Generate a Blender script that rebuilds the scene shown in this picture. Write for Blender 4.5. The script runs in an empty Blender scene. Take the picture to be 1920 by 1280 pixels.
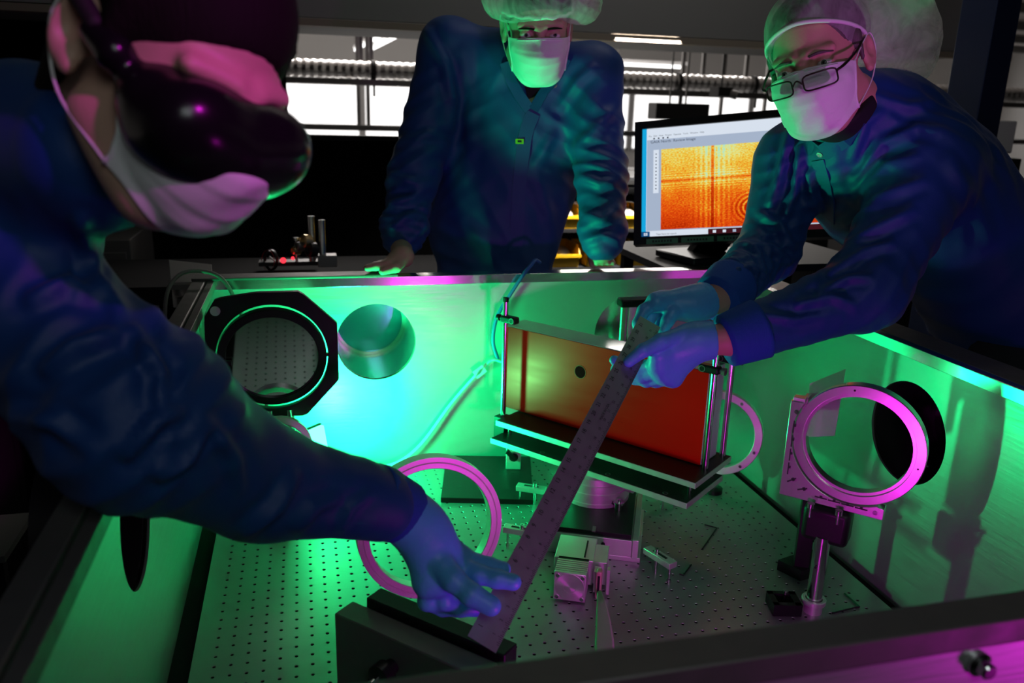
import bpy, math, random
import numpy as np
from mathutils import Vector, Matrix
random.seed(7); np.random.seed(7)
C = bpy.context.scene.collection
T = 0.80          # height of the breadboard's top above the room floor; everything is laid out from the breadboard
# ---------------------------------------------------------------- camera (solved from the breadboard's 25 mm hole grid)
FPX, YAW, PIT, ROL, CAMZ = 1528.99, 0.2530316, 0.277611, 0.0280726, 0.852171
cy_, sy_, cp_, sp_ = math.cos(YAW), math.sin(YAW), math.cos(PIT), math.sin(PIT)
FW = np.array([sy_*cp_, cy_*cp_, -sp_]); R0 = np.array([cy_, -sy_, 0.]); U0 = np.cross(R0, FW)
RT = math.cos(ROL)*R0+math.sin(ROL)*U0; UP = -math.sin(ROL)*R0+math.cos(ROL)*U0
CAM = np.array([0, 0, CAMZ])
cd = bpy.data.cameras.new('camera'); cam = bpy.data.objects.new('camera', cd); C.objects.link(cam)
cd.lens = FPX/1920*36; cd.sensor_width = 36; cd.clip_start = .02; cd.clip_end = 100
cam.matrix_world = Matrix(((RT[0], UP[0], -FW[0], 0), (RT[1], UP[1], -FW[1], 0), (RT[2], UP[2], -FW[2], CAMZ), (0, 0, 0, 1)))
cd.dof.use_dof = True; cd.dof.focus_distance = 1.45; cd.dof.aperture_fstop = 4.5
bpy.context.scene.camera = cam
def D(x, y, d):
    "the point at depth d metres along the lens axis seen at x, y of the 1920 x 1280 photograph"
    return CAM+d*(FW+(x-960)/FPX*RT-(y-640)/FPX*UP)
# ---------------------------------------------------------------- light
sc = bpy.context.scene
sc.view_settings.view_transform = 'Standard'; sc.view_settings.look = 'None'
sc.view_settings.exposure = 0; sc.view_settings.gamma = 1; sc.view_settings.use_curve_mapping = False
w = bpy.data.worlds.new('world'); sc.world = w; w.use_nodes = True
w.node_tree.nodes['Background'].inputs[0].default_value = (.5, .55, .6, 1); w.node_tree.nodes['Background'].inputs[1].default_value = .003
def lamp(name, kind, loc, energy, color, size=.1, target=None, **k):
    l = bpy.data.lights.new(name, kind); o = bpy.data.objects.new(name, l); C.objects.link(o)
    l.energy = energy; l.color = color; o.location = loc
    if kind == 'AREA': l.size = size
    else: l.shadow_soft_size = size
    if target is not None:
        o.rotation_euler = (Vector(target)-Vector(loc)).to_track_quat('-Z', 'Y').to_euler()
    for a, b in k.items(): setattr(l, a, b)
    return o
GREEN = (.005, 1, .27); MAGENTA = (1, .02, .92)
KEY = 14          # emission of the green light panel (a mesh, built with the objects)
lamp('magenta_lamp', 'SPOT', (.64, -.22, 1.52), 36, MAGENTA, .05, (.02, .66, .955), spot_size=math.radians(15), spot_blend=.6)
lamp('magenta_lamp', 'SPOT', (1.05, .10, .60), 15, (1, .2, 1.1), .05, (.875, 1.27, .89), spot_size=math.radians(25), spot_blend=.8)
lamp('magenta_lamp', 'AREA', (.44, .57, .12), .8, MAGENTA, .07, (.62, 1.3, .38), spread=math.radians(140))
lamp('magenta_lamp', 'AREA', (.95, .05, .20), .6, MAGENTA, .10, (.75, .47, .30))
lamp('green_lamp', 'AREA', (.045, 1.69, .13), 12, GREEN, .06, (.44, 2.02, .42))
lamp('room_fill', 'AREA', (.25, -.75, 1.55), 3.2, (.90, 1, 1), .6, (.55, 1.3, .3))  # added neutral fill behind the camera, for the sides facing it
lamp('room_fill', 'AREA', (1.1, 2.0, 2.2), 4, (1, .96, .93), .6, (1.1, 3.0, 1.5))  # added, unseen; aimed at the overhead housing to brighten its face
lamp('shelf_fill', 'AREA', (1.22, 2.84, 1.085), 20, (1, .95, .9), .25, (1.22, 3.15, .3), spread=math.radians(100))  # added under the housing only to brighten the yellow bins
lamp('hall_fill', 'AREA', (.6, 6.0, 2.0), 130, (1, .93, .88), 1.4, (.6, 6.0, 0))
lamp('hall_fill', 'AREA', (3.2, 7.0, 2.0), 160, (1, .95, .9), 2.0, (3.2, 7.0, 0))
lamp('hall_fill', 'AREA', (1.5, 8.0, .2), 260, (1, .95, .9), 3.0, (1.5, 8.0, 3))  # added low and out of sight, shining up to brighten the ceiling
# ---------------------------------------------------------------- materials
def mat(name, col=(.5, .5, .5), metal=0, rough=.5, bump=0, bscale=60, stretch=None, emit=None, estr=1, alpha=None, sheen=0, trans=0, ior=1.45, vary=0, coat=0, spec=.5):
    m = bpy.data.materials.new(name); m.use_nodes = True; nt = m.node_tree; p = nt.nodes['Principled BSDF']
    p.inputs['Base Color'].default_value = (*col, 1); p.inputs['Metallic'].default_value = metal; p.inputs['Roughness'].default_value = rough
    p.inputs['IOR'].default_value = ior; p.inputs['Transmission Weight'].default_value = trans
    p.inputs['Sheen Weight'].default_value = sheen; p.inputs['Coat Weight'].default_value = coat; p.inputs['Specular IOR Level'].default_value = spec
    if emit: p.inputs['Emission Color'].default_value = (*emit, 1); p.inputs['Emission Strength'].default_value = estr
    if alpha is not None: p.inputs['Alpha'].default_value = alpha
    if bump or vary:
        tc = nt.nodes.new('ShaderNodeTexCoord'); mp = nt.nodes.new('ShaderNodeMapping'); nz = nt.nodes.new('ShaderNodeTexNoise')
        nt.links.new(tc.outputs['Object'], mp.inputs[0]); nt.links.new(mp.outputs[0], nz.inputs['Vector'])
        nz.inputs['Scale'].default_value = bscale; nz.inputs['Detail'].default_value = 4
        if stretch: mp.inputs['Scale'].default_value = stretch
        if bump:
            b = nt.nodes.new('ShaderNodeBump'); b.inputs['Strength'].default_value = bump; b.inputs['Distance'].default_value = .002
            nt.links.new(nz.outputs['Fac'], b.inputs['Height']); nt.links.new(b.outputs[0], p.inputs['Normal'])
        if vary:
            r = nt.nodes.new('ShaderNodeMapRange'); r.inputs[1].default_value = .3; r.inputs[2].default_value = .7
            r.inputs[3].default_value = rough-vary; r.inputs[4].default_value = rough+vary
            nt.links.new(nz.outputs['Fac'], r.inputs[0]); nt.links.new(r.outputs[0], p.inputs['Roughness'])
    return m
M = dict(
 sheet=mat('brushed_sheet', (.50, .51, .51), .62, .40, .10, 18, (1, 1, 14), vary=.05),
 sheet_r=mat('brushed_sheet_side', (.46, .47, .47), .68, .38, .10, 18, (1, 1, 14), vary=.05),
 bar=mat('polished_bar', (.8, .8, .8), 1, .16, .03, 30, (1, 1, 20)),
 rail=mat('dark_rail', (.17, .16, .155), .5, .5, .06, 40, vary=.06),
 board=mat('breadboard_metal', (.34, .36, .35), .60, .37, .10, 60, (1, 8, 1), vary=.06),
 hole=mat('hole_wall', (.02, .02, .02), .2, .5),
 alu=mat('machined_aluminium', (.80, .78, .78), .75, .40, .04, 80, vary=.05),
 alu2=mat('bright_aluminium', (.88, .86, .86), .9, .25, .02, 120),
 ringm=mat('satin_ring', (.86, .80, .80), .45, .42, .03, 90),
 steel=mat('steel', (.7, .7, .7), 1, .16),
 bsteel=mat('ruler_steel', (.34, .35, .37), .6, .42, .04, 60, vary=.05),
 black=mat('black_anodised', (.012, .012, .013), .3, .42, .03, 120),
 blackm=mat('black_matt', (.008, .008, .008), 0, .8),
 plastic=mat('black_plastic', (.010, .010, .011), 0, .35),
 ink=mat('ink', (.02, .02, .025), 0, .6),
 cable=mat('white_cable', (.7, .72, .70), 0, .45), cableg=mat('grey_cable', (.25, .24, .23), 0, .5), cableb=mat('blue_cable', (.03, .12, .4), 0, .45),
 tag=mat('paper_tag', (.75, .78, .75), 0, .7),
 ribbon=mat('ribbon_cable', (.32, .46, .28), 0, .5), conn=mat('connector_shell', (.62, .40, .33), .2, .45),
 gold=mat('brass', (.75, .55, .28), .9, .3),
 glassg=mat('grating_block', (.55, .75, .66), 0, .15, trans=.2),
 mirror=mat('mirror', (.60, .62, .60), 1, .035),
 clear=mat('clear_glass', (.93, .97, .95), 0, .02, trans=1, ior=1.01),
 lens=mat('lens_glass', (.9, .95, .95), 0, .02, trans=1, ior=1.05),
 tube=mat('tube_metal', (.62, .62, .63), .9, .26),
 navy=mat('navy_coat_fabric', (.008, .055, .24), 0, .5, .25, 900, sheen=.05),
 cuff=mat('blue_knit_cuff', (.014, .075, .42), 0, .75, .5, 500, (1, 1, .12)),
 skin=mat('skin', (.56, .34, .26), 0, .5, .12, 260), skin2=mat('ruddy_skin', (.58, .31, .24), 0, .5, .15, 260),
 mask=mat('mask_fabric', (.78, .78, .80), 0, .75, .15, 500), loop=mat('ear_loop', (.8, .8, .8), 0, .7),
 hair=mat('dark_hair', (.008, .007, .006), 0, .75, .6, 60, (6, 6, .6), spec=.12), hairg=mat('grey_hair', (.10, .085, .075), 0, .55, .6, 60, (6, 6, .6)),
 glove=mat('nitrile_glove', (.12, .42, .92), 0, .42, .25, 160), shirt=mat('black_shirt', (.010, .010, .012), 0, .8),
 goggle=mat('goggle_plastic', (.006, .006, .007), 0, .22), gstrap=mat('goggle_strap', (.008, .008, .008), 0, .7), amber=mat('amber_plastic', (.8, .35, .02), 0, .3),
 spec=mat('spectacle_frame', (.03, .02, .015), .6, .3),
 eye=mat('eyeball', (.7, .68, .66), 0, .15), iris=mat('iris', (.10, .13, .10), 0, .15), pupil=mat('pupil', (.004, .004, .004), 0, .1),
 trousers=mat('dark_trousers', (.012, .014, .02), 0, .8), shoe=mat('shoe', (.02, .02, .02), 0, .5),
 bin=mat('yellow_bin', (.72, .42, .01), 0, .45), binl=mat('bin_contents', (.5, .48, .44), 0, .7, .4, 60), rack=mat('rack_black', (.015, .015, .016), .2, .6),
 green_box=mat('green_case', (.18, .33, .02), 0, .6),
 wallw=mat('white_wall', (.78, .76, .74), 0, .8), soffit=mat('grey_soffit', (.20, .195, .19), 0, .85, .05, 30), soffit2=mat('brown_lip', (.22, .18, .14), 0, .8),
 ceil=mat('ceiling_deck', (.55, .50, .47), .1, .6), floor=mat('dark_floor', (.06, .06, .062), 0, .5, .05, 8), curtain=mat('black_curtain', (.004, .004, .004), 0, 1, spec=0),
 cabinet=mat('grey_cabinet', (.09, .085, .085), .1, .6), duct=mat('duct_foil', (.55, .54, .53), .95, .28), tray=mat('tray_steel', (.14, .135, .13), .7, .45),
 column=mat('blue_column', (.010, .022, .075), .1, .5),
 card=mat('white_card', (.70, .62, .58), 0, .8), white=mat('white_paint', (.7, .7, .7), 0, .5), red=mat('red_paint', (.5, .02, .02), 0, .5),
 table=mat('table_side', (.012, .012, .013), 0, .9, spec=.1), desk=mat('desk_metal', (.10, .095, .09), .4, .6),
 yellowtag=mat('yellow_tag', (.42, .50, .02), 0, .6), tape=mat('green_tape', (.07, .20, .13), 0, .5),
 pink=mat('pale_plate', (.62, .58, .58), .5, .45),
)
def emis(name, col, s):
    m = bpy.data.materials.new(name); m.use_nodes = True; nt = m.node_tree; nt.nodes.clear()
    e = nt.nodes.new('ShaderNodeEmission'); o = nt.nodes.new('ShaderNodeOutputMaterial'); nt.links.new(e.outputs[0], o.inputs[0])
    e.inputs[0].default_value = (*col, 1); e.inputs[1].default_value = s; return m
M['led'] = emis('led_panel', (.03, 1, .26), KEY); M['window'] = emis('daylight_window', (1, .97, .95), 1.6); M['tube_light'] = emis('fluorescent', (1, .98, .96), 3)
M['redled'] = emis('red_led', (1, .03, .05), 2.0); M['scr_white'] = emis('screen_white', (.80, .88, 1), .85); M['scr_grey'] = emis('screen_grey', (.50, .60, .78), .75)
M['scr_blue'] = emis('screen_blue', (.01, .45, .85), .85); M['scr_bar'] = emis('screen_bar', (.08, .012, .02), .6); M['scr_ink'] = emis('screen_ink', (.03, .05, .10), .5)
M['scr_navy'] = emis('screen_navy', (.01, .10, .30), .7)
def tulle():
    m = bpy.data.materials.new('cap_tulle'); m.use_nodes = True; nt = m.node_tree; nt.nodes.clear(); N = nt.nodes.new; L = nt.links.new
    o = N('ShaderNodeOutputMaterial'); mx = N('ShaderNodeMixShader'); t = N('ShaderNodeBsdfTransparent'); ad = N('ShaderNodeMixShader')
    d = N('ShaderNodeBsdfDiffuse'); tl = N('ShaderNodeBsdfTranslucent'); tc = N('ShaderNodeTexCoord')
    nz = N('ShaderNodeTexNoise'); nz.inputs['Scale'].default_value = 16; nz.inputs['Detail'].default_value = 6; nz.inputs['Distortion'].default_value = 2.2
    r = N('ShaderNodeMapRange'); r.inputs[1].default_value = .35; r.inputs[2].default_value = .7; r.inputs[3].default_value = .28; r.inputs[4].default_value = .62
    for n in (d, tl): n.inputs[0].default_value = (.82, .82, .82, 1)
    b = N('ShaderNodeBump'); b.inputs['Strength'].default_value = .7; b.inputs['Distance'].default_value = .003
    L(tc.outputs['Object'], nz.inputs['Vector']); L(nz.outputs['Fac'], r.inputs[0]); L(nz.outputs['Fac'], b.inputs['Height']); L(b.outputs[0], d.inputs['Normal'])
    ad.inputs[0].default_value = .45; L(d.outputs[0], ad.inputs[1]); L(tl.outputs[0], ad.inputs[2])
    L(r.outputs[0], mx.inputs[0]); L(t.outputs[0], mx.inputs[1]); L(ad.outputs[0], mx.inputs[2]); L(mx.outputs[0], o.inputs[0]); return m
M['tulle'] = tulle()
def grating_mat():
    m = mat('grating_gold', (.95, .006, .004), .30, .26, spec=.08); nt = m.node_tree; p = nt.nodes['Principled BSDF']; N = nt.nodes.new; L = nt.links.new
    tc = N('ShaderNodeTexCoord'); mp = N('ShaderNodeMapping'); mp.inputs['Scale'].default_value = (1, 1, 6); nz = N('ShaderNodeTexNoise'); nz.inputs['Scale'].default_value = 5; nz.inputs['Detail'].default_value = 3
    r = N('ShaderNodeMapRange'); r.inputs[3].default_value = .22; r.inputs[4].default_value = .42
    L(tc.outputs['Object'], mp.inputs[0]); L(mp.outputs[0], nz.inputs['Vector']); L(nz.outputs['Fac'], r.inputs[0]); L(r.outputs[0], p.inputs['Roughness']); return m
M['grating'] = grating_mat()
def fringe_mat():
    m = bpy.data.materials.new('fringe_picture'); m.use_nodes = True; nt = m.node_tree; nt.nodes.clear(); N = nt.nodes.new; L = nt.links.new
    def math_(op, a, b=None):
        n = N('ShaderNodeMath'); n.operation = op
        for i, v in enumerate((a, b)):
            if v is None: continue
            if isinstance(v, (int, float)): n.inputs[i].default_value = v
            else: L(v, n.inputs[i])
        return n.outputs[0]
    uv = N('ShaderNodeUVMap'); sp = N('ShaderNodeSeparateXYZ'); L(uv.outputs[0], sp.inputs[0]); x, y = sp.outputs[0], sp.outputs[1]
    nz = N('ShaderNodeTexNoise'); nz.inputs['Scale'].default_value = 85; nz.inputs['Detail'].default_value = 5; L(uv.outputs[0], nz.inputs['Vector'])
    nl = N('ShaderNodeTexNoise'); nl.inputs['Scale'].default_value = 3.5; L(uv.outputs[0], nl.inputs['Vector'])
    v = math_('ADD', math_('MULTIPLY', y, .60), math_('MULTIPLY', nz.outputs['Fac'], 1.0))
    v = math_('ADD', v, math_('MULTIPLY', nl.outputs['Fac'], .45)); v = math_('SUBTRACT', v, .56)
    for (ax, pos, wid, amp) in ((x, .31, .010, .9), (y, .60, .014, .7)):
        g = math_('ABSOLUTE', math_('SUBTRACT', ax, pos))
        line = math_('MULTIPLY', math_('LESS_THAN', g, wid), amp*.5); v = math_('SUBTRACT', v, line)
        halo = math_('MAXIMUM', 0, math_('SUBTRACT', .16, g)); wv = math_('SINE', math_('MULTIPLY', g, 210))
        v = math_('ADD', v, math_('MULTIPLY', halo, 1.0)); v = math_('ADD', v, math_('MULTIPLY', math_('MULTIPLY', halo, wv), .9))
    dx = math_('SUBTRACT', x, .55); dy = math_('MULTIPLY', math_('SUBTRACT', y, .22), .62); rr = math_('SQRT', math_('ADD', math_('POWER', dx, 2), math_('POWER', dy, 2)))
    fo = math_('MAXIMUM', 0, math_('SUBTRACT', 1, math_('MULTIPLY', rr, 6.5))); v = math_('ADD', v, math_('MULTIPLY', math_('MULTIPLY', fo, math_('SINE', math_('MULTIPLY', rr, 230))), .5))
    cr = N('ShaderNodeValToRGB'); L(v, cr.inputs[0]); e = cr.color_ramp; e.elements[0].position = .0; e.elements[0].color = (.45, .015, .0, 1); e.elements[1].position = 1; e.elements[1].color = (.45, .9, .7, 1)
    for ps, c in ((.32, (.9, .08, .005, 1)), (.52, (1, .28, .01, 1)), (.70, (1, .68, .06, 1)), (.86, (.9, .92, .3, 1))):
        k = e.elements.new(ps); k.color = c
    em = N('ShaderNodeEmission'); em.inputs[1].default_value = .85; o = N('ShaderNodeOutputMaterial'); L(cr.outputs[0], em.inputs[0]); L(em.outputs[0], o.inputs[0]); return m
M['fringe'] = fringe_mat()
# ---------------------------------------------------------------- mesh helpers
def nrm(v): v = np.asarray(v, float); return v/np.linalg.norm(v)
def frame(z, hint=(0, 0, 1)):
    z = nrm(z); h = np.asarray(hint, float)
    if abs(z@nrm(h)) > .97: h = np.array([1., 0, 0]) if abs(z[0]) < .9 else np.array([0, 1., 0])
    x = nrm(np.cross(h, z)); return x, np.cross(z, x), z
def rotz(a): a = math.radians(a); return np.array([[math.cos(a), math.sin(a), 0], [-math.sin(a), math.cos(a), 0], [0, 0, 1.]])   # rows = axes
I3 = np.eye(3)
class MB:
    def __init__(s): s.v = []; s.f = []; s.n = 0
    def add(s, v, f): s.v.append(np.asarray(v, float).reshape(-1, 3)); s.f += [tuple(int(i)+s.n for i in q) for q in f]; s.n += len(s.v[-1]); return s
    def box(s, c, size, R=I3):
        h = np.asarray(size, float)/2; c = np.asarray(c, float)
        v = [c+(R.T@(h*np.array(q))) for q in ((-1, -1, -1), (1, -1, -1), (1, 1, -1), (-1, 1, -1), (-1, -1, 1), (1, -1, 1), (1, 1, 1), (-1, 1, 1))]
        return s.add(v, [(0, 3, 2, 1), (4, 5, 6, 7), (0, 1, 5, 4), (1, 2, 6, 5), (2, 3, 7, 6), (3, 0, 4, 7)])
    def cyl(s, p0, p1, r0, r1=None, n=24, cap=True):
        r1 = r0 if r1 is None else r1; p0 = np.asarray(p0, float); p1 = np.asarray(p1, float); x, y, z = frame(p1-p0)
        a = np.linspace(0, 2*math.pi, n, endpoint=False); c = np.outer(np.cos(a), x)+np.outer(np.sin(a), y)
        f = [(i, (i+1) % n, n+(i+1) % n, n+i) for i in range(n)]
        if cap: f += [tuple(range(n-1, -1, -1)), tuple(range(n, 2*n))]
        return s.add(np.vstack([p0+c*r0, p1+c*r1]), f)
    def lathe(s, c, ax, prof, n=48, closed=False, hint=(0, 0, 1)):
        "prof: (radius, distance along the axis); closed joins last to first (a ring)"
        x, y, z = frame(ax, hint); c = np.asarray(c, float); a = np.linspace(0, 2*math.pi, n, endpoint=False); u = np.outer(np.cos(a), x)+np.outer(np.sin(a), y)
        m = len(prof); f = []
        v = np.vstack([c+u*r+z*h for r, h in prof])
        for k in range(m if closed else m-1):
            k2 = (k+1) % m; f += [(k*n+i, k*n+(i+1) % n, k2*n+(i+1) % n, k2*n+i) for i in range(n)]
        if not closed: f += [tuple(range(n-1, -1, -1)), tuple(range((m-1)*n, m*n))]
        return s.add(v, f)
    def ring(s, c, ax, ro, ri, h, n=64):
        b = min(.0012, h*.2); return s.lathe(c, ax, [(ri, -h/2+b), (ri+b, -h/2), (ro-b, -h/2), (ro, -h/2+b), (ro, h/2-b), (ro-b, h/2), (ri+b, h/2), (ri, h/2-b)], n, True)
    def tube(s, pts, r, n=10, smooth=4):
        pts = [np.asarray(p, float) for p in pts]
        if smooth and len(pts) > 2:
            q = []; P = [2*pts[0]-pts[1]]+pts+[2*pts[-1]-pts[-2]]
            for i in range(1, len(P)-2):
                for t in np.linspace(0, 1, smooth, endpoint=False):
                    a, b, c2, d = P[i-1:i+3]; q.append(.5*(2*b+(c2-a)*t+(2*a-5*b+4*c2-d)*t*t+(3*b-a-3*c2+d)*t**3))
            q.append(pts[-1]); pts = q
        m = len(pts); rr = r if hasattr(r, '__len__') else None; v = []; X = None
        for i, p in enumerate(pts):
            t = nrm(pts[min(i+1, m-1)]-pts[max(i-1, 0)])
            X = frame(t)[0] if X is None else nrm(X-t*(X@t)); Y = np.cross(t, X)
            ri = r if rr is None else float(np.interp(i/(m-1), np.linspace(0, 1, len(rr)), rr))
            for k in range(n): a = 2*math.pi*k/n; v.append(p+ri*(math.cos(a)*X+math.sin(a)*Y))
        f = [(i*n+k, i*n+(k+1) % n, (i+1)*n+(k+1) % n, (i+1)*n+k) for i in range(m-1) for k in range(n)]
        f += [tuple(range(n-1, -1, -1)), tuple(range((m-1)*n, m*n))]
        return s.add(v, f)
    def prism(s, poly, d):
        "planar polygon of 3-D points pushed out along d"
        p = np.asarray(poly, float); n = len(p); d = np.asarray(d, float)
        return s.add(np.vstack([p, p+d]), [tuple(range(n-1, -1, -1)), tuple(range(n, 2*n))]+[(i, (i+1) % n, n+(i+1) % n, n+i) for i in range(n)])
    def plate_hole(s, outer, hole, d):
        "plate between an outer loop and a hole loop with the same number of points"
        o = np.asarray(outer, float); h = np.asarray(hole, float); n = len(o); d = np.asarray(d, float); v = np.vstack([o, h, o+d, h+d]); f = []
        for i in range(n):
            j = (i+1) % n; f += [(i, n+i, n+j, j), (2*n+i, 2*n+j, 3*n+j, 3*n+i), (i, j, 2*n+j, 2*n+i), (n+i, 3*n+i, 3*n+j, n+j)]
        return s.add(v, f)
    def ball(s, c, r, R=I3, n=16, m=10):
        r = np.ones(3)*r; v = []; f = []
        for i in range(m+1):
            t = math.pi*i/m
            for k in range(n): a = 2*math.pi*k/n; v.append(np.asarray(c)+R.T@(r*np.array([math.sin(t)*math.cos(a), math.sin(t)*math.sin(a), math.cos(t)])))
        for i in range(m):
            for k in range(n): f.append((i*n+k, (i+1)*n+k, (i+1)*n+(k+1) % n, i*n+(k+1) % n))
        return s.add(v, f)
    def text(s, txt, size, o, X, Y, lift=.0004):
        v, f = textmesh(txt); o = np.asarray(o, float); X = nrm(X); Y = nrm(Y); Z = np.cross(X, Y)
        return s.add(o+np.outer(v[:, 0]*size, X)+np.outer(v[:, 1]*size, Y)+Z*lift, f)
    def build(s, name, m, parent=None, smooth=None, bevel=0, seg=2):
        V = np.vstack(s.v); return link(name, V, s.f, m, parent, smooth, bevel, seg)
def origin_of(p):
    o = np.zeros(3)
    while p is not None: o = o+np.array(p.location); p = p.parent
    return o
def link(name, V, F, m, parent=None, smooth=None, bevel=0, seg=2):
    V = np.asarray(V, float)
    if parent is None: org = np.array([(V[:, 0].min()+V[:, 0].max())/2, (V[:, 1].min()+V[:, 1].max())/2, V[:, 2].min()])
    else: org = origin_of(parent)
    me = bpy.data.meshes.new(name); me.from_pydata((V-org).tolist(), [], F if isinstance(F, list) else F.tolist()); me.materials.append(M[m] if isinstance(m, str) else m)
    o = bpy.data.objects.new(name, me); C.objects.link(o)
    if parent is None: o.location = org
    else: o.parent = parent
    if smooth is None:      # smooth with sharp creases
        me.polygons.foreach_set('use_smooth', [True]*len(me.polygons)); me.set_sharp_from_angle(angle=math.radians(38))
    elif smooth: me.polygons.foreach_set('use_smooth', [True]*len(me.polygons))
    if bevel:
        b = o.modifiers.new('bevel', 'BEVEL'); b.width = bevel; b.segments = seg; b.limit_method = 'ANGLE'; b.angle_limit = math.radians(50)
    return o
_tm = {}
def textmesh(txt):
    if txt not in _tm:
        cu = bpy.data.curves.new('t', 'FONT'); cu.body = txt; cu.resolution_u = 2; ob = bpy.data.objects.new('t', cu)
        C.objects.link(ob); dg = bpy.context.evaluated_depsgraph_get(); me = bpy.data.meshes.new_from_object(ob.evaluated_get(dg))
        v = np.array([q.co[:] for q in me.vertices]).reshape(-1, 3); f = [tuple(p.vertices) for p in me.polygons]; _tm[txt] = (v, f)
        bpy.data.objects.remove(ob); bpy.data.meshes.remove(me); bpy.data.curves.remove(cu)
    return _tm[txt]
def tag(o, label, cat, group=None):
    o['label'] = label; o['category'] = cat
    if group: o['group'] = group
    return o
def thing(name, loc, label, cat, group=None):
    o = bpy.data.objects.new(name, None); C.objects.link(o); o.location = loc; o.empty_display_size = .05; return tag(o, label, cat, group)
def struct(o): o['kind'] = 'structure'; return o
def copy_tree(o, delta=(0, 0, 0), parent=None):
    c = o.copy(); C.objects.link(c)
    if parent is not None: c.parent = parent
    else: c.location = Vector(o.location)+Vector(delta)
    for ch in list(o.children): copy_tree(ch, (0, 0, 0), c)
    return c
# ---------------------------------------------------------------- room shell
FZ = -T
struct(MB().box((4, 5.5, FZ-.05), (21, 19, .1)).build('floor', 'floor'))
struct(MB().box((4, 8.6, 2.3), (21, 12.8, .1)).build('ceiling', 'ceil'))
struct(MB().box((4, 15.05, .7), (21, .1, 3.1)).build('wall_back', 'wallw'))
struct(MB().box((-6.45, 5.5, .7), (.1, 19, 3.1)).build('wall_left', 'wallw'))
struct(MB().box((14.45, 5.5, .7), (.1, 19, 3.1)).build('wall_right', 'wallw'))
struct(MB().box((4, -3.95, .7), (21, .1, 3.1)).build('wall_front', 'cabinet'))
for k in range(8):      # bright windows of the far wall, each its own
    x = -5.2+k*2.5
    t = MB().box((x, 14.98, .72), (2.40, .04, 1.06)).build('window_%d' % (k+1), 'window'); struct(t)
    fr = MB()
    for sx in (-1.215, 1.215): fr.box((x+sx, 14.96, .72), (.05, .07, 1.12))
    fr.box((x, 14.96, 1.27), (2.45, .07, .05)); fr.box((x, 14.96, .17), (2.45, .07, .05)); fr.build('window_frame', 'white', t)
for k in range(7):      # ribs of the ceiling deck
    MB().box((4, 4.0+k*1.6, 2.2), (20.8, .10, .12)).build('trim_%d' % (k+1), 'tray')['kind'] = 'structure'
# ---------------------------------------------------------------- optical table, breadboard, enclosure
t = thing('optical_table', (.4, 1.17, FZ), 'black optical table carrying the breadboard and its metal enclosure', 'table')
MB().box((.4, 1.19, -.10), (1.46, 1.52, .17)).build('table_top', 'table', t, bevel=.006)
for x in (-.2, 1.0):
    for y in (.6, 1.75): MB().box((x, y, (FZ-.185)/2), (.12, .12, -FZ-.185)).build('leg', 'table', t, bevel=.004)
def breadboard():
    P = .025; X0, Y0 = -.16622, 1.48868-39*P; nx, ny = 46, 53; r1, r2 = .0034, .0027
    a = [math.radians(45*k-135) for k in range(8)]
    sq = np.array([(-1, -1), (0, -1), (1, -1), (1, 0), (1, 1), (0, 1), (-1, 1), (-1, 0)])*P/2
    ang = np.arctan2(sq[:, 1], sq[:, 0]); oc = np.stack([np.cos(ang), np.sin(ang)], 1)
    cell = np.vstack([np.c_[sq, np.zeros(8)], np.c_[oc*r1, np.zeros(8)], np.c_[oc*r2, -np.ones(8)*.0009], np.c_[oc*r2, -np.ones(8)*.010]])
    f = [(i+8*l, (i+1) % 8+8*l, (i+1) % 8+8*l+8, i+8*l+8) for l in range(3) for i in range(8)]; 
    V = []; F = []; mi = []
    g = np.array([(X0+i*P, Y0+j*P, 0) for j in range(ny) for i in range(nx)])
    V = (g[:, None, :]+cell[None]).reshape(-1, 3); fa = np.array(f); F = (np.arange(len(g))[:, None, None]*32+fa[None]).reshape(-1, 4).tolist()
    mi = ([0]*16+[1]*8)*len(g)
    b = [tuple(24+32*k+i for i in range(8)) for k in range(len(g))]; F += b; mi += [1]*len(b)
    n = len(V); x0, x1, y0, y1 = X0-P/2, X0+(nx-.5)*P, Y0-P/2, Y0+(ny-.5)*P; L, R, B, Tp = -.201, 1.003, .488, 1.845
    ex = [(L, B), (x0, B), (x0, Tp), (L, Tp), (x1, B), (R, B), (R, Tp), (x1, Tp), (x0, B), (x1, B), (x1, y0), (x0, y0), (x0, y1), (x1, y1), (x1, Tp), (x0, Tp)]
    V = np.vstack([V, [(p[0], p[1], 0) for p in ex]]); F += [tuple(n+4*k+i for i in range(4)) for k in range(4)]; mi += [0]*4
    n = len(V); V = np.vstack([V, [(L, B, 0), (R, B, 0), (R, Tp, 0), (L, Tp, 0), (L, B, -.0125), (R, B, -.0125), (R, Tp, -.0125), (L, Tp, -.0125)]])
    F += [(n, n+1, n+5, n+4), (n+1, n+2, n+6, n+5), (n+2, n+3, n+7, n+6), (n+3, n, n+4, n+7), (n+7, n+6, n+5, n+4)]; mi += [0]*5
    o = link('optical_breadboard', V, F, 'board', None, False); o.data.materials.append(M['hole']); o.data.polygons.foreach_set('material_index', mi)
    return tag(o, 'metal breadboard floor with a grid of threaded holes inside the enclosure', 'breadboard')
breadboard()
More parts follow.
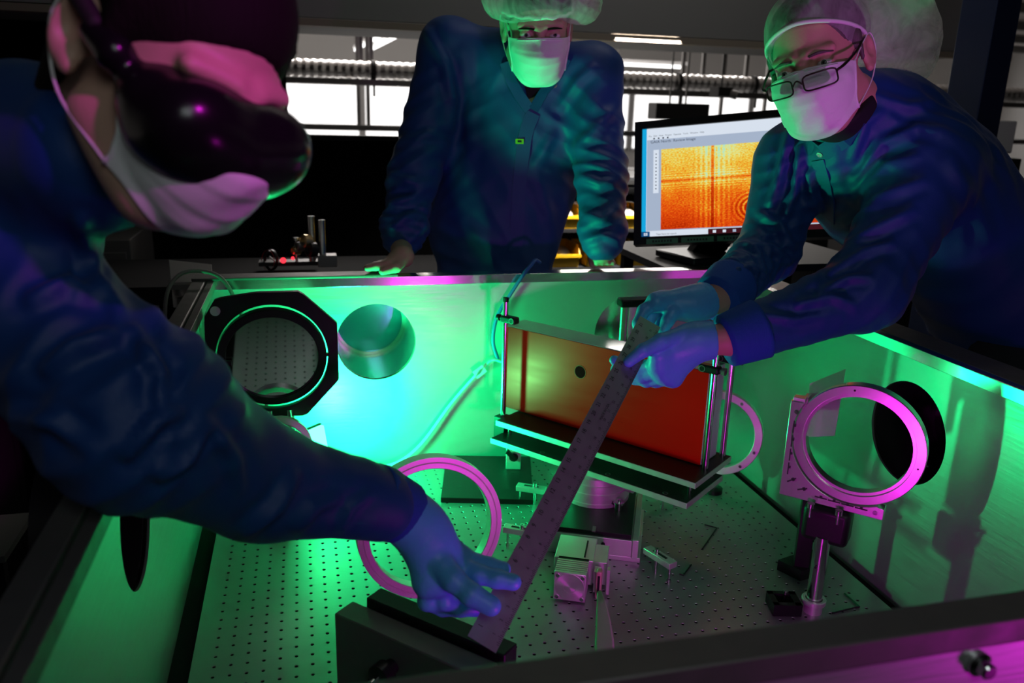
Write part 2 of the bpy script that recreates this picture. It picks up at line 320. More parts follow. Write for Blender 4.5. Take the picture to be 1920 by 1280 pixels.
def rect_loop(cx, cy, x0, x1, y0, y1, n=72):
    an = np.linspace(-math.pi, math.pi, n, endpoint=False)
    for X, Y in ((x0, y0), (x1, y0), (x1, y1), (x0, y1)): a = math.atan2(Y-cy, X-cx); an[np.argmin(np.abs(an-a))] = a
    out = []
    for a in an:
        c, s = math.cos(a), math.sin(a); t = min((x1-cx)/c if c > 1e-9 else 9e9, (x0-cx)/c if c < -1e-9 else 9e9, (y1-cy)/s if s > 1e-9 else 9e9, (y0-cy)/s if s < -1e-9 else 9e9)
        out.append((cx+c*t, cy+s*t))
    return np.array(out), an
def holed(m, plane, holes, thick):
    "plane maps (u, v) to 3-D; holes: (cu, cv, r, u0, u1, v0, v1)"
    for cu, cv, r, u0, u1, v0, v1 in holes:
        lo, an = rect_loop(cu, cv, u0, u1, v0, v1); h = np.c_[cu+r*np.cos(an), cv+r*np.sin(an)]
        m.plate_hole([plane(*q) for q in lo], [plane(*q) for q in h], thick)
    return m
ZB, ZT = -.0125, .452
enc = thing('laser_enclosure', (.4, 1.17, ZB), 'open topped brushed metal enclosure with round beam ports around the breadboard', 'enclosure')
holed(MB(), lambda u, v: (u, 1.87, v), [(.153, .314, .093, -.235, .48, ZB, ZT), (.795, .312, .097, .48, 1.03, ZB, ZT)], (0, .004, 0)).build('back_panel', 'sheet', enc)
holed(MB(), lambda u, v: (1.03, u, v), [(1.144, .314, .093, .48, 1.30, ZB, ZT)], (.004, 0, 0)).box((1.032, 1.585, (ZB+ZT)/2), (.004, .57, ZT-ZB)).build('right_panel', 'sheet_r', enc)
holed(MB(), lambda u, v: (-.235, u, v), [(1.075, .312, .095, .48, 1.45, ZB, ZT), (1.66, .30, .075, 1.45, 1.87, ZB, ZT)], (-.004, 0, 0)).build('left_panel', 'sheet_r', enc)
MB().box((.4, .466, (ZB+ZT)/2), (1.27, .008, ZT-ZB)).build('front_panel', 'sheet', enc)
MB().box((.41, 1.884, .461), (1.26, .040, .022)).build('back_rim', 'bar', enc, bevel=.0012)
MB().box((1.036, 1.17, .459), (.020, 1.38, .022)).build('right_rim', 'bar', enc, bevel=.001)
MB().box((1.083, 1.17, .457), (.070, 1.42, .024)).build('right_rail', 'rail', enc, bevel=.002)
MB().box((-.205, 1.17, .459), (.014, 1.40, .022)).build('left_rim', 'rail', enc, bevel=.001)
MB().box((-.230, 1.18, .460), (.028, 1.45, .024)).build('left_rail', 'rail', enc, bevel=.002)
MB().box((-.02, 1.888, .4745), (.45, .052, .005)).build('corner_plate', 'rail', enc, bevel=.001)
MB().box((.42, .470, .456), (1.44, .034, .024)).build('front_rail', 'rail', enc, bevel=.002)
MB().box((-.226, 1.861, .225), (.016, .016, .45)).build('corner_post', 'bar', enc, bevel=.001)
MB().box((1.021, 1.861, .225), (.016, .016, .45)).build('corner_post', 'sheet', enc, bevel=.001)
for x, z in ((.524, .423), (.30, .423), (.0, .423)):
    b = MB(); b.lathe((x, .462, z), (0, -1, 0), [(.011, 0), (.011, .004), (.007, .007), (.007, .013), (.0055, .0145)], 24); b.build('panel_bolt', 'steel', enc)
MB().box((.50, .4601, .452-.135), (.012, .0015, .006)).build('red_sticker', 'red', enc)
# beam tubes behind the ports
def beam_tube(c, ax, label, disc, depth=.10, L=.26, r=.092, m='tube'):
    c = np.array(c, float); ax = nrm(ax); t = thing('beam_tube', c+ax*.006-np.array([0, 0, r]), label, 'tube')
    MB().lathe(c+ax*.0055, ax, [(r, 0), (r, L), (r+.006, L), (r+.006, 0)], 64, True).build('tube_wall', m, t)
    MB().lathe(c+ax*depth, ax, [(r-.0005, 0), (r-.0005, .014), (r-.008, .014), (r-.008, 0)], 64, True).build('retaining_ring', m, t)
    wa = nrm(ax+np.array([0, 0, -.06])); MB().cyl(c+ax*(depth+.022), c+ax*(depth+.022)+wa*.006, r-.0012, n=64).build('window_disc', disc, t)
    return t
M['bluelight'] = mat('blue_light_window', (.10, .34, .52), .6, .10); M['darkglass'] = mat('dark_window', (.05, .02, .05), .8, .12); M['darktube'] = mat('dark_tube', (.05, .045, .05), .6, .3)  # blue light from beyond the tube is put into the window's colour
beam_tube((.153, 1.874, .314), (0, 1, 0), 'polished beam tube with a window tinted for blue light beyond the left back port', 'bluelight', .20)
beam_tube((1.034, 1.144, .314), (1, 0, 0), 'dark beam tube behind the port beside the magenta lit mount', 'darkglass', .13, m='darktube')
beam_tube((-.2395, 1.075, .312), (-1, 0, 0), 'dark beam tube behind the port in the left enclosure side', 'darkglass', .05, .09, r=.094, m='darktube')
t = thing('turned_flange', (.795, 1.8805, .21), 'spun metal flange with radial shine behind the right back port', 'flange')
m = mat('spun_metal', (.80, .79, .79), 1, .20); nt = m.node_tree; p = nt.nodes['Principled BSDF']; p.inputs['Anisotropic'].default_value = .95
tn = nt.nodes.new('ShaderNodeTangent'); tn.direction_type = 'RADIAL'; tn.axis = 'Y'; nt.links.new(tn.outputs[0], p.inputs['Tangent'])
MB().lathe((.795, 1.8805, .312), (0, 1, 0), [(.0965, 0), (.0965, .012)], 64).build('flange_plate', m, t, smooth=False)
MB().ring((.795, 1.889, .312), (0, 1, 0), .104, .0968, .020).build('flange_rim', 'alu', t)
# ---------------------------------------------------------------- octagonal mirror mount (left back)
Y = 1.62
t = thing('octagonal_mirror_mount', (-.06, Y, 0), 'large black octagonal mount holding a round mirror in the left back corner', 'mirror mount')
octo = [(-.182, .467), (-.102, .478), (-.015, .478), (.058, .408), (.058, .282), (-.014, .205), (-.150, .212), (-.190, .229), (-.209, .330), (-.205, .43)]
SO = 1.62/1.70; octo = [(x*SO, .852+(z-.852)*SO) for x, z in octo]; cx, cz = -.0725, .363
o8 = np.array(octo); per = np.r_[o8, o8[:1]]; n = 80; an = np.linspace(math.pi, -math.pi, n, endpoint=False); loop = []
for a in an:
    d = np.array([math.cos(a), math.sin(a)]); best = 9
    for q0, q1 in zip(per[:-1], per[1:]):
        A = np.array([d, q0-q1]).T
        if abs(np.linalg.det(A)) < 1e-9: continue
        s, u = np.linalg.solve(A, q0-np.array([cx, cz]))
        if s > 0 and -1e-6 <= u <= 1+1e-6: best = min(best, s)
    loop.append((cx+d[0]*best, cz+d[1]*best))
MB().plate_hole([(x, Y, z) for x, z in loop], [(cx+.108*math.cos(a), Y, cz+.108*math.sin(a)) for a in an], (0, .016, 0)).build('octagonal_plate', 'black', t, bevel=.001)
tilt = nrm((0, 1, .165)); MB().ring((cx, Y+.006, cz), tilt, .1050, .0890, .018).build('mirror_ring', 'black', t)
for a in (0, 180): MB().box((cx+.1065*math.cos(math.radians(a)), Y+.006, cz), (.008, .010, .006)).build('pivot_pin', 'black', t)
mc = np.array([cx, Y+.006, cz]); MB().cyl(mc-tilt*.003, mc+tilt*.005, .0892, n=64).build('round_mirror', 'mirror', t)
MB().lathe((-.174, Y, .462), (0, -1, 0), [(.0095, 0), (.0095, .002), (.004, .002), (.004, .0012)], 24).build('washer_lit_hole', 'alu', t)
MB().lathe((-.170, Y, .268), (0, -1, 0), [(.006, 0), (.006, .0015), (.003, .0015)], 20).build('washer_lit_hole', 'tag', t)  # pale disc paints the light showing through a small hole
MB().box((cx-.086, Y-.004, cz-.006), (.016, .006, .010)).build('mirror_clip', 'black', t)
for x in (-.085, -.045):
    MB().cyl((x, Y+.008, 0), (x, Y+.008, .250), .0095).build('post', 'steel', t)
MB().box((-.065, Y+.008, .006), (.08, .06, .012)).build('base', 'black', t, bevel=.001)
# small ring in front of it
t = thing('small_ring_mount', (-.07, 1.57, 0), 'small bright ring mount on a post under the octagonal mirror', 'ring mount')
c = np.array(D(523, 838, 1.60/ (FW@nrm([0, 1, 0])) )); c = np.array([-.067, 1.57, .191])
MB().ring(c, (.1, -1, .05), .064, .050, .016).build('ring', 'alu', t)
MB().cyl(c+[0, -.003, 0], c+[0, .001, 0], .0505, n=48).build('lens', 'lens', t)
MB().cyl((c[0], 1.572, 0), (c[0], 1.572, c[2]-.062), .008).build('post', 'steel', t)
MB().cyl((c[0], 1.572, 0), (c[0], 1.572, .05), .013).build('post_holder', 'black', t)
MB().cyl(c+np.array([-.042, -.009, .038]), c+np.array([-.042, -.0075, .038]), .0035, n=12).build('screw', 'black', t)
# ---------------------------------------------------------------- green light panel
t = thing('light_panel', (.03, 1.66, 0), 'small glowing green light panel standing beneath the octagonal mirror', 'light')
zu = nrm((-.13, .05, 1)); xu = nrm((.80, .58, 0)); xu = nrm(xu-zu*(xu@zu)); yu = np.cross(zu, xu); RP = np.array([xu, yu, zu]); pc = np.array([.012, 1.665, .140])
MB().box(pc, (.034, .010, .098), RP).build('glowing_face', 'led', t)
MB().box(pc+yu*.009, (.038, .008, .104), RP).build('housing', 'black', t, bevel=.001)
MB().cyl((.03, 1.682, 0), (.022, 1.680, .10), .005).build('stalk', 'black', t)
MB().box((.03, 1.682, .003), (.036, .04, .006)).build('foot', 'black', t)
# ---------------------------------------------------------------- plain ring held near the front
c = np.array([.19, 1.27, .150]); t = thing('large_ring', (.19, 1.27, 0), 'large bare metal ring standing behind the gloved hand on the left', 'ring')
ax = nrm((.10, -1, .10)); MB().lathe(c, ax, [(.108, -.013), (.128, -.013), (.128, .013), (.120, .013), (.119, .0115), (.1175, .013), (.109, .013), (.108, .012)], 96, True).build('ring', 'ringm', t)
MB().cyl((.19, 1.274, 0), (.19, 1.274, .024), .011).build('post', 'steel', t)
MB().lathe((.19, 1.274, 0), (0, 0, 1), [(.018, 0), (.018, .008), (.012, .010)], 32).build('base', 'black', t)
# ---------------------------------------------------------------- black base plate and lever base
t = tag(MB().prism([(.27, 1.642, .0005), (.471, 1.592, .0005), (.527, 1.822, .0005), (.321, 1.868, .0005)], (0, 0, .012)).build('base_plate', 'black', bevel=.001), 'flat black base plate lying on the breadboard near the back panel', 'base plate')
for x, y in ((.32, 1.69), (.38, 1.76), (.43, 1.66), (.46, 1.74)): MB().cyl((x, y, .0125), (x, y, .0128), .006, n=16).build('screw_hole', 'hole', t)
t = thing('magnetic_base', (.470, 1.772, .0125), 'little metal magnetic base with a black turn lever on the base plate', 'magnetic base'); R = rotz(-14)
MB().box((.470, 1.772, .042), (.036, .036, .058), R).build('body', 'alu', t, bevel=.001)
MB().cyl(np.array((.470, 1.772, .048))+R.T@np.array((0, -.018, 0)), np.array((.470, 1.772, .048))+R.T@np.array((0, -.026, 0)), .011).build('dial', 'plastic', t)
MB().box(np.array((.470, 1.772, .050))+R.T@np.array((-.006, -.029, .004)), (.012, .006, .036), R @ np.array([[.75, 0, .66], [0, 1, 0], [-.66, 0, .75]])).build('lever', 'plastic', t, bevel=.002)
# ---------------------------------------------------------------- translation stage, motor
e3 = np.array([.906, -.423, 0]); n3 = np.array([.423, .906, 0]); R3 = np.array([e3, n3, [0, 0, 1.]]); S0 = np.array([.441, 1.395, 0])
def S(a, b, z): return S0+e3*a+n3*b+np.array([0, 0, z])
t = thing('translation_stage', S(.09, .10, 0), 'black topped motor driven translation stage bolted to the breadboard', 'stage')
MB().box(S(.078, .105, .005), (.222, .21, .010), R3).build('base_plate', 'alu', t, bevel=.0008)
MB().box(S(.081, .105, .0275), (.182, .208, .035), R3).build('stage_body', 'alu', t, bevel=.0008)
MB().box(S(.085, .108, .050), (.168, .205, .010), R3).build('stage_top', 'black', t, bevel=.0006)
for a in (-.016, .178): MB().box(S(a, .105, .030), (.012, .22, .040), R3).build('side_rail', 'alu', t, bevel=.0008)
MB().box(S(.095, .012, .0555), (.007, .02, .002), R3).build('slot_mark', 'rail', t)
mo = np.array([.4355, 1.2195, 0]); 
def Q(a, b, z): return mo+e3*a+n3*b+np.array([0, 0, z])
MB().box(Q(0, .092, .032), (.072, .085, .050), R3).build('gear_housing', 'alu', t, bevel=.001)
MB().box(Q(.048, .085, .032), (.026, .065, .046), R3).build('side_housing', 'alu', t, bevel=.001)
MB().box(Q(.019, .090, .0578), (.003, .06, .002), R3).build('housing_slot', 'black', t)
MB().box(Q(0, .050, .031), (.056, .010, .052), R3).build('motor_flange', 'black', t)
for k in range(6): MB().box(Q(0, .0425-k*.0068, .031), (.058, .0042, .054), R3).build('cooling_fin', 'alu', t)
MB().box(Q(0, .024, .031), (.051, .042, .047), R3).build('motor_core', 'alu', t)
m = mat('turned_face', (.80, .76, .78), .8, .38); nt = m.node_tree; p = nt.nodes['Principled BSDF']; p.inputs['Anisotropic'].default_value = .8
tn = nt.nodes.new('ShaderNodeTangent'); tn.direction_type = 'RADIAL'; tn.axis = 'Y'; nt.links.new(tn.outputs[0], p.inputs['Tangent'])
fc = MB().box((0, 0, 0), (.058, .008, .056)).build('motor_face', 'alu', t, bevel=.0015); fc.location = Q(0, .0, .031)-np.array(t.location); fc.rotation_euler = (0, 0, math.atan2(e3[1], e3[0]))
fd = MB().lathe((0, 0, 0), (0, -1, 0), [(.0265, 0), (.0265, .0008), (.0115, .0009), (.0110, .0004), (.0004, .0004)], 48).build('turned_disc', m, t, smooth=False)
for ob, off in ((fc, None), (fd, .0)):
    me = ob.data; tl = np.array(t.location); me.transform(Matrix.Translation(Vector(tl)))
    ob.location = Q(0, -.0 if off is None else -.0041, .031)-tl; ob.rotation_euler = (0, 0, math.atan2(e3[1], e3[0]))
for a in (-.0225, .0225):
    for z in (.0095, .0525): MB().cyl(Q(a, -.004, z), Q(a, -.0056, z), .0035, n=16).build('motor_screw', 'steel', t)
MB().box(Q(.046, .038, .028), (.012, .020, .042), R3).build('connector_bracket', 'alu', t)
MB().box(Q(.050, .022, .030), (.011, .016, .056), R3).build('connector', 'conn', t, bevel=.003)
MB().box(Q(.050, .0135, .031), (.004, .0015, .038), R3).build('connector_slot', 'hole', t)
MB().box(Q(.066, .035, .030), (.005, .012, .05), R3).build('bracket_fin', 'alu', t)
for a, z in ((.115, .018), (.115, .032)): MB().cyl(S(a, -.0005, z), S(a, -.002, z), .004, n=16).build('front_screw', 'black', t)
# ribbon cable: a flat strip that twists as it runs along the board to the front
a0 = Q(.050, .012, .012); path = [(a0, .004), (D(1123, 1112, 1.262), .006), (D(1128, 1140, 1.238), .015), (D(1131, 1170, 1.212), .022), (D(1133, 1205, 1.180), .027), (D(1134, 1245, 1.145), .028), (D(1140, 1300, 1.105), .028)]
rv = []; 
for k, (q, wd) in enumerate(path):
    q = np.array(q); tw = [1.35, 1.2, .8, .5, .35, .3, .3][k]; u = RT*math.cos(tw)+np.array([0, 0, .3])*math.sin(tw); u = u/np.linalg.norm(u)
    for s in np.linspace(-.5, .5, 9): rv.append(q+u*wd*s+np.array([0, 0, .003+.001*(round(s*8) % 2)]))
rf = [(k*9+i, k*9+i+1, k*9+i+10, k*9+i+9) for k in range(len(path)-1) for i in range(8)]
o = link('ribbon_cable', np.array(rv), rf, 'ribbon', smooth=True); sm = o.modifiers.new('solid', 'SOLIDIFY'); sm.thickness = .0009
tag(o, 'flat pale ribbon cable running forward from the stage motor', 'cable')
# rotation stage
RC = np.array([.587, 1.517, .055]); t = thing('rotation_stage', RC, 'round stepped metal rotation stage under the tilted black shelf', 'stage')
MB().lathe(RC, (0, 0, 1), [(.074, .0005), (.074, .008), (.0725, .0085), (.0725, .011), (.074, .0115), (.074, .030), (.072, .0305), (.072, .0325), (.0735, .033), (.0735, .048), (.071, .049), (.071, .051), (.072, .0515), (.072, .063), (.062, .064), (.062, .0742)], 72).build('stage_drum', 'alu', t)
k = nrm(np.array([.62, -.78, 0])); MB().cyl(RC+k*.068+[0, 0, .040], RC+k*.094+[0, 0, .040], .010).build('knob', 'alu', t)
k = nrm(np.array([.28, -.96, 0])); q = RC+k*.085; MB().lathe(q, (0, 0, 1), [(.010, .0005), (.010, .015), (.012, .0155), (.012, .018), (.004, .0185), (.004, .023)], 28).build('lock_screw', 'steel', t)
MB().box(RC+k*.078+[0, 0, .012], (.018, .014, .006), np.array([np.cross(k, [0, 0, 1]), k, [0, 0, 1.]])).build('lock_lug', 'black', t)
MB().cyl(RC+np.array([-.05, -.03, .055]), RC+np.array([-.061, -.037, .055]), .006).build('index_pin', 'steel', t)
# ---------------------------------------------------------------- shelf with posts, and the grating that stands on it
ge = np.array([.617, -.787, 0]); gn = np.array([.787, .617, 0]); gO = np.array([.384, 1.655, 0]); RG = np.array([ge, gn, [0, 0, 1.]])
def G(a, b, z): return gO+ge*a+gn*b+np.array([0, 0, z])
t = thing('grating_shelf', G(.24, .09, .1295), 'turned black double shelf with upright steel posts carrying the orange grating', 'shelf')
MB().box(G(.241, .0825, .1355), (.482, .165, .0118), RG).build('lower_plate', 'alu', t, bevel=.0006)
MB().box(G(.241, .0825, .1418), (.479, .162, .0009), RG).build('lower_plate_top', 'black', t)
MB().box(G(.2415, .106, .1707), (.489, .168, .0118), RG).build('upper_plate', 'alu', t, bevel=.0006)
MB().box(G(.2415, .106, .1770), (.486, .165, .0009), RG).build('upper_plate_top', 'black', t)
for a in (.02, .24, .465):
    for b in (.045, .15): MB().cyl(G(a, b, .141), G(a, b, .165), .0045, n=14).build('levelling_screw', 'steel', t)
for a, b in ((.135, .012), (.30, .012), (.43, .012)): MB().ring(G(a, b, .1424), (0, 0, 1), .0055, .0040, .0006, 20).build('screw_rim', 'rail', t)
for a, b, z0, zc in ((-.014, .062, .135, .404), (.472, .093, .177, .384), (.472, .175, .177, .386)):
    q = MB(); q.cyl(G(a, b, z0), G(a, b, .443), .0064, n=20); pp = q.build('post', 'steel', t)
    MB().cyl(G(a, b, .443), G(a, b, .452), .0066, n=20).build('post_cap', 'black', pp)
    cb = MB().box(G(a+(.012 if a < 0 else -.010), b, zc), (.042, .020, .016), RG).build('post_clamp', 'black', t, bevel=.004)
    s = -1 if a < 0 else 1
    MB().lathe(G(a+s*.010, b, zc), ge*s, [(.004, 0), (.004, .004), (.0075, .005), (.0075, .012), (.003, .012), (.003, .009)], 18).build('clamp_screw', 'black' if a < 0 else 'rail', cb)
    MB().ring(G(a+(.024 if a < 0 else -.022), b-.0102, zc), gn, .0065, .0050, .001, 20).build('clamp_hole', 'rail', cb)
MB().box(G(-.012, .060, .150), (.030, .030, .050), RG).build('post_bracket', 'black', t, bevel=.001)
t = thing('diffraction_grating', G(.207, .136, .1775), 'large rectangular glass grating with a shiny orange face on the black shelf', 'grating')
MB().box(G(.207, .138, .2770), (.504, .072, .198), RG).build('glass_block', 'glassg', t, bevel=.0015)
MB().box(G(.207, .1010, .2765), (.501, .0016, .195), RG).build('grating_face', 'grating', t)
MB().ring(G(.165, .0998, .310), gn, .0148, .0134, .001, 40).build('core_rim', mat('core_rim', (.35, .05, .04), 0, .5, spec=.1), t)
MB().cyl(G(.165, .1000, .310), G(.165, .0996, .310), .0134, n=40).build('core_spot', mat('core_spot', (.035, .004, .006), 0, .6, spec=0), t)
# ---------------------------------------------------------------- strap clamps
def strap(p, q, label):
    p = np.array([*p, 0.]); q = np.array([*q, 0.]); e = nrm(q-p); L = np.linalg.norm(q-p); n = np.array([-e[1], e[0], 0]); R = np.array([e, n, [0, 0, 1.]]); c = (p+q)/2
    t = thing('strap_clamp', c, label, 'clamp', 'strap clamps around the stage')
    MB().box(c+[0, 0, .0385], (L, .020, .012), R).build('clamp_bar', 'alu', t, bevel=.0008)
    MB().box(c+[0, 0, .0446], (L*.5, .006, .0006), R).build('slot', 'black', t)
    b = MB(); b.cyl(p+e*.008, p+e*.008+[0, 0, .0325], .0028, n=14); b.lathe(p+e*.008, (0, 0, 1), [(.0045, 0), (.0045, .006), (.0028, .007)], 14); b.build('support_screw', 'steel', t)
    b = MB(); b.cyl(p+e*L*.62, p+e*L*.62+[0, 0, .0325], .003, n=14); b.lathe(p+e*L*.62+[0, 0, .045], (0, 0, 1), [(.0058, 0), (.0058, .002), (.0045, .0022), (.0045, .008), (.002, .008), (.002, .005)], 16); b.build('clamp_screw', 'steel', t)
strap((.438, 1.612), (.496, 1.580), 'bright strap clamp on the black base plate corner left of the stage drum')
strap((.366, 1.436), (.418, 1.404), 'grey strap clamp just right of the large bare ring')
strap((.792, 1.530), (.724, 1.508), 'pink lit strap clamp under the right half of the black shelf')
strap((.643, 1.234), (.618, 1.300), 'strap clamp angled off the right front of the motor stage')
# ---------------------------------------------------------------- half hidden ring mount behind the grating
t = thing('hidden_ring_mount', (.905, 1.575, 0), 'bright ring mount half hidden behind the right end of the grating', 'ring mount')
c = np.array([.905, 1.575, .150]); axh = nrm((-.60, -.78, .10))
MB().ring(c, axh, .098, .080, .020).build('ring', 'alu', t)
MB().cyl(c-axh*.002, c+axh*.002, .0805, n=48).build('lens', 'lens', t)
MB().cyl((c[0], c[1], 0), (c[0], c[1], .054), .010).build('post', 'steel', t)
MB().lathe((c[0], c[1], 0), (0, 0, 1), [(.022, 0), (.022, .010), (.012, .012)], 28).build('base', 'black', t)
hx = np.cross(axh, [0, 0, 1]); hx = nrm(hx); hz = np.cross(hx, axh)
for a in (60, -20, -50, 100): q = c+(hx*-math.cos(math.radians(a))+hz*math.sin(math.radians(a)))*.089; MB().cyl(q+axh*.010, q+axh*.013, .0035, n=12).build('ring_screw', 'steel', t)
# ---------------------------------------------------------------- posts behind the hands
t = thing('twin_post_mount', (.76, 1.78, 0), 'twin polished posts joined by a black cap before the spun metal flange', 'post mount')
for x in (.738, .790): MB().cyl((x, 1.78, .012), (x, 1.78, .405), .0105).build('post', 'steel', t)
MB().box((.766, 1.78, .414), (.088, .034, .020)).build('cap_block', 'black', t, bevel=.004)
MB().box((.766, 1.78, .300), (.085, .040, .028)).build('clamp_block', 'black', t, bevel=.003)
MB().box((.766, 1.78, .006), (.10, .05, .012)).build('base', 'black', t)
# ---------------------------------------------------------------- magenta lit ring mount (right)
e2 = np.array([.689, -.725, 0]); n2 = np.array([-.725, -.689, 0]); A2 = np.array([.799, 1.162, .207]); zz = np.array([0, 0, 1.])
def H(a, b, c=0): return A2+e2*a+zz*b+n2*c
t = thing('corner_ring_mount', (.845, 1.098, 0), 'large ring in a square corner bracket on a polished post beside the right port', 'ring mount')
cr = H(.115, .120, -.012); MB().lathe(cr, n2, [(.084, -.013), (.103, -.013), (.105, -.011), (.105, .009), (.1035, .0105), (.090, .0105), (.089, .007), (.084, .007)], 96, True).build('ring', 'alu2', t)
MB().cyl(cr-n2*.006, cr-n2*.010, .0845, n=64).build('lens', 'lens', t)
arc = [(.115-.107*math.cos(a), .120-.107*math.sin(a)) for a in np.linspace(-.42, 1.99, 24)]
poly = [(.0, .0), (.171, .0), (.171, .0195)]+[q for q in arc[::-1] if q[0] < .170 and q[1] < .172]+[(.022, .176), (.0, .176)]
MB().prism([H(a, b, 0) for a, b in poly], n2*-.022).build('corner_bracket', 'alu2', t, bevel=.0008)
MB().box(H(.0125, .1785, -.012), (.020, .018, .008), np.array([e2, n2, zz])).build('stop_block', 'alu', t, bevel=.0006)
b = MB()
for k in range(4):
    for (u, v, du, dv) in ((.010, .052+k*.026, .0020, .022), (.070+k*.022, .0125-.0004*k, .020, .0020)): b.box(H(u, v, .0003), (du, .0010, dv), np.array([e2, n2, zz])); b.box(H(u+(.0015 if du < dv else 0), v+(.0015 if du > dv else .003), .0003), (.0045, .0010, .0045), np.array([e2, n2, zz]))
b.build('engraved_scale', 'ink', t)
for u, v, an in ((.018, .032, 35), (.038, .020, 22)):
    c_, s_ = math.cos(math.radians(an)), math.sin(math.radians(an)); R = np.array([e2*c_+zz*s_, n2, -e2*s_+zz*c_]); q = MB(); q.box(H(u, v, .0003), (.017, .001, .0024), R); q.box(H(u+.003*c_, v+.003*s_, .0003), (.0045, .001, .006), R); q.build('engraved_arrow', 'ink', t)
for u, v in ((.012, .158), (.158, .010)): MB().lathe(H(u, v, 0), n2, [(.0040, 0), (.0040, .0012), (.002, .0012), (.002, .0006)], 14).build('bracket_screw', 'steel', t)
for a in (100, -10): q = cr+(e2*math.cos(math.radians(a))+zz*math.sin(math.radians(a)))*.096; MB().cyl(q+n2*.0103, q+n2*.0109, .0018, n=10).build('set_screw', 'black', t)
MB().cyl(cr+e2*.1045-zz*.012, cr+e2*.108-zz*.012, .0016, n=8).build('side_pin', 'steel', t)
pl = MB().prism([H(.020, .098, -.045), H(.071, .113, -.045), H(.073, .236, -.045), H(.018, .198, -.045)], n2*-.002).build('side_plate', 'pink', t)
MB().box(H(.02, .165, -.034), (.008, .026, .03), np.array([e2, n2, zz])).build('plate_arm', 'alu', t)
MB().box(H(.084, -.036, -.016), (.078, .05, .066), np.array([e2, n2, zz])).build('tilt_block', 'black', t, bevel=.010, seg=3)
for u in (.058, .104):
    q = MB(); q.cyl(H(u, -.004, .013), H(u, .004, .013), .0065, n=18); q.cyl(H(u, -.022, .013), H(u, -.004, .013), .0026, n=12); q.build('bracket_bolt', 'steel', t)
pb = np.array([.850, 1.095, 0]); pt_ = np.array([.8615, 1.107, .150])
MB().cyl((.856, 1.102, .0), (.856, 1.102, .150), .0135, n=32).build('post', 'steel', t)
MB().cyl((.856, 1.102, .0), (.856, 1.102, .018), .0165, n=32).ring((.856, 1.102, .022), (0, 0, 1), .021, .0145, .010, 40).build('post_collar', 'alu', t)
MB().cyl(np.array((.844, 1.094, .095)), np.array((.842, 1.092, .095)), .0022, n=10).build('set_screw', 'black', t)
t = thing('fork_clamp', (.808, 1.115, 0), 'black fork clamp with one bolt at the foot of the polished post', 'clamp')
q = MB(); Rf = rotz(-14)
for dx, dy, sx, sy in ((-.020, 0, .010, .044), (0, .018, .050, .010), (0, -.018, .050, .010), (.020, 0, .012, .044)): q.box(np.array([.806, 1.117, .012])+Rf.T@np.array([dx, dy, 0]), (sx, sy, .022), Rf)
q.build('fork', 'black', t)
q = MB(); q.lathe((.808, 1.119, .0), (0, 0, 1), [(.003, 0), (.003, .030), (.0052, .031), (.0052, .038), (.002, .038)], 16); q.build('bolt', 'steel', t)
t = thing('black_post', (.918, 1.215, 0), 'square black post on a wedge shaped foot behind the polished post', 'post'); Rb = rotz(-30)
MB().box((.905, 1.217, .085), (.028, .028, .165), Rb).build('column', 'black', t, bevel=.001)
MB().prism([(.868, 1.238, .0), (.890, 1.192, .0), (.950, 1.205, .0), (.958, 1.262, .0)], (0, 0, .022)).build('foot', 'black', t)
MB().cyl((.900, 1.203, .155), (.897, 1.196, .155), .004, n=12).build('top_screw', 'steel', t)
# ---------------------------------------------------------------- dark kinematic mount in front
f1 = nrm([.70, -.715, 0]); b1 = np.array([f1[1]*-1, f1[0], 0]); RK = np.array([f1, b1, zz]); K0 = np.array([.018, 1.03, 0])
def K(a, b, z): return K0+f1*a+b1*b+np.array([0, 0, z])
t = thing('kinematic_mount', K(.12, .03, 0), 'big dark square mirror mount turned away at the near edge of the breadboard', 'mirror mount')
MB().box(K(.125, .019, .0835), (.25, .038, .153), RK).build('back_plate', 'rail', t, bevel=.002)
MB().box(K(.14, .058, .0885), (.235, .032, .165), RK).build('front_plate', 'black', t, bevel=.002)
MB().lathe(K(.105, -.0005, .118), -b1, [(.011, 0), (.011, .012), (.017, .013), (.017, .030), (.012, .032)], 28).build('adjuster_knob', 'plastic', t)
MB().cyl(K(.105, -.03, .118), K(.105, -.045, .118), .005).build('adjuster_shaft', 'steel', t)
MB().lathe(K(.075, -.0005, .085), -b1, [(.006, 0), (.006, .010)], 20).build('lock_knob', 'plastic', t)
for a in (.04, .20): MB().box(K(a, .035, .004), (.03, .05, .008), RK).build('foot', 'black', t)
# ---------------------------------------------------------------- cables inside
tag(MB().tube([(.565, 1.93, .486), (.545, 1.90, .498), (.525, 1.868, .492), (.500, 1.850, .470), (.470, 1.848, .425), (.440, 1.852, .370), (.432, 1.854, .310), (.445, 1.852, .262)], .0045, 12, 6).build('network_cable', 'cableb'), 'blue cable bending over the back rim behind the left steel post', 'cable')
tag(MB().tube([(.455, 1.848, .258), (.430, 1.852, .262), (.400, 1.853, .235), (.330, 1.853, .155), (.255, 1.850, .055), (.190, 1.842, .012), (.110, 1.835, .008), (.045, 1.82, .012)], .0042, 12, 6).build('white_cable', 'cable'), 'pale cable with a paper tag sagging along the back panel', 'cable')
tg = bpy.data.objects['white_cable']; q = MB(); q.box((.398, 1.845, .236), (.030, .0012, .022), np.array([[.8, 0, .6], [0, 1, 0], [-.6, 0, .8]])); q.build('cable_tag', 'tag', tg)
q = MB()
for k in range(4): q.box((.398+.002*k-.003, 1.8440, .236+.004*k-.006), (.016, .0004, .0012), np.array([[.8, 0, .6], [0, 1, 0], [-.6, 0, .8]]))
q.build('tag_print', 'ink', bpy.data.objects['cable_tag'])
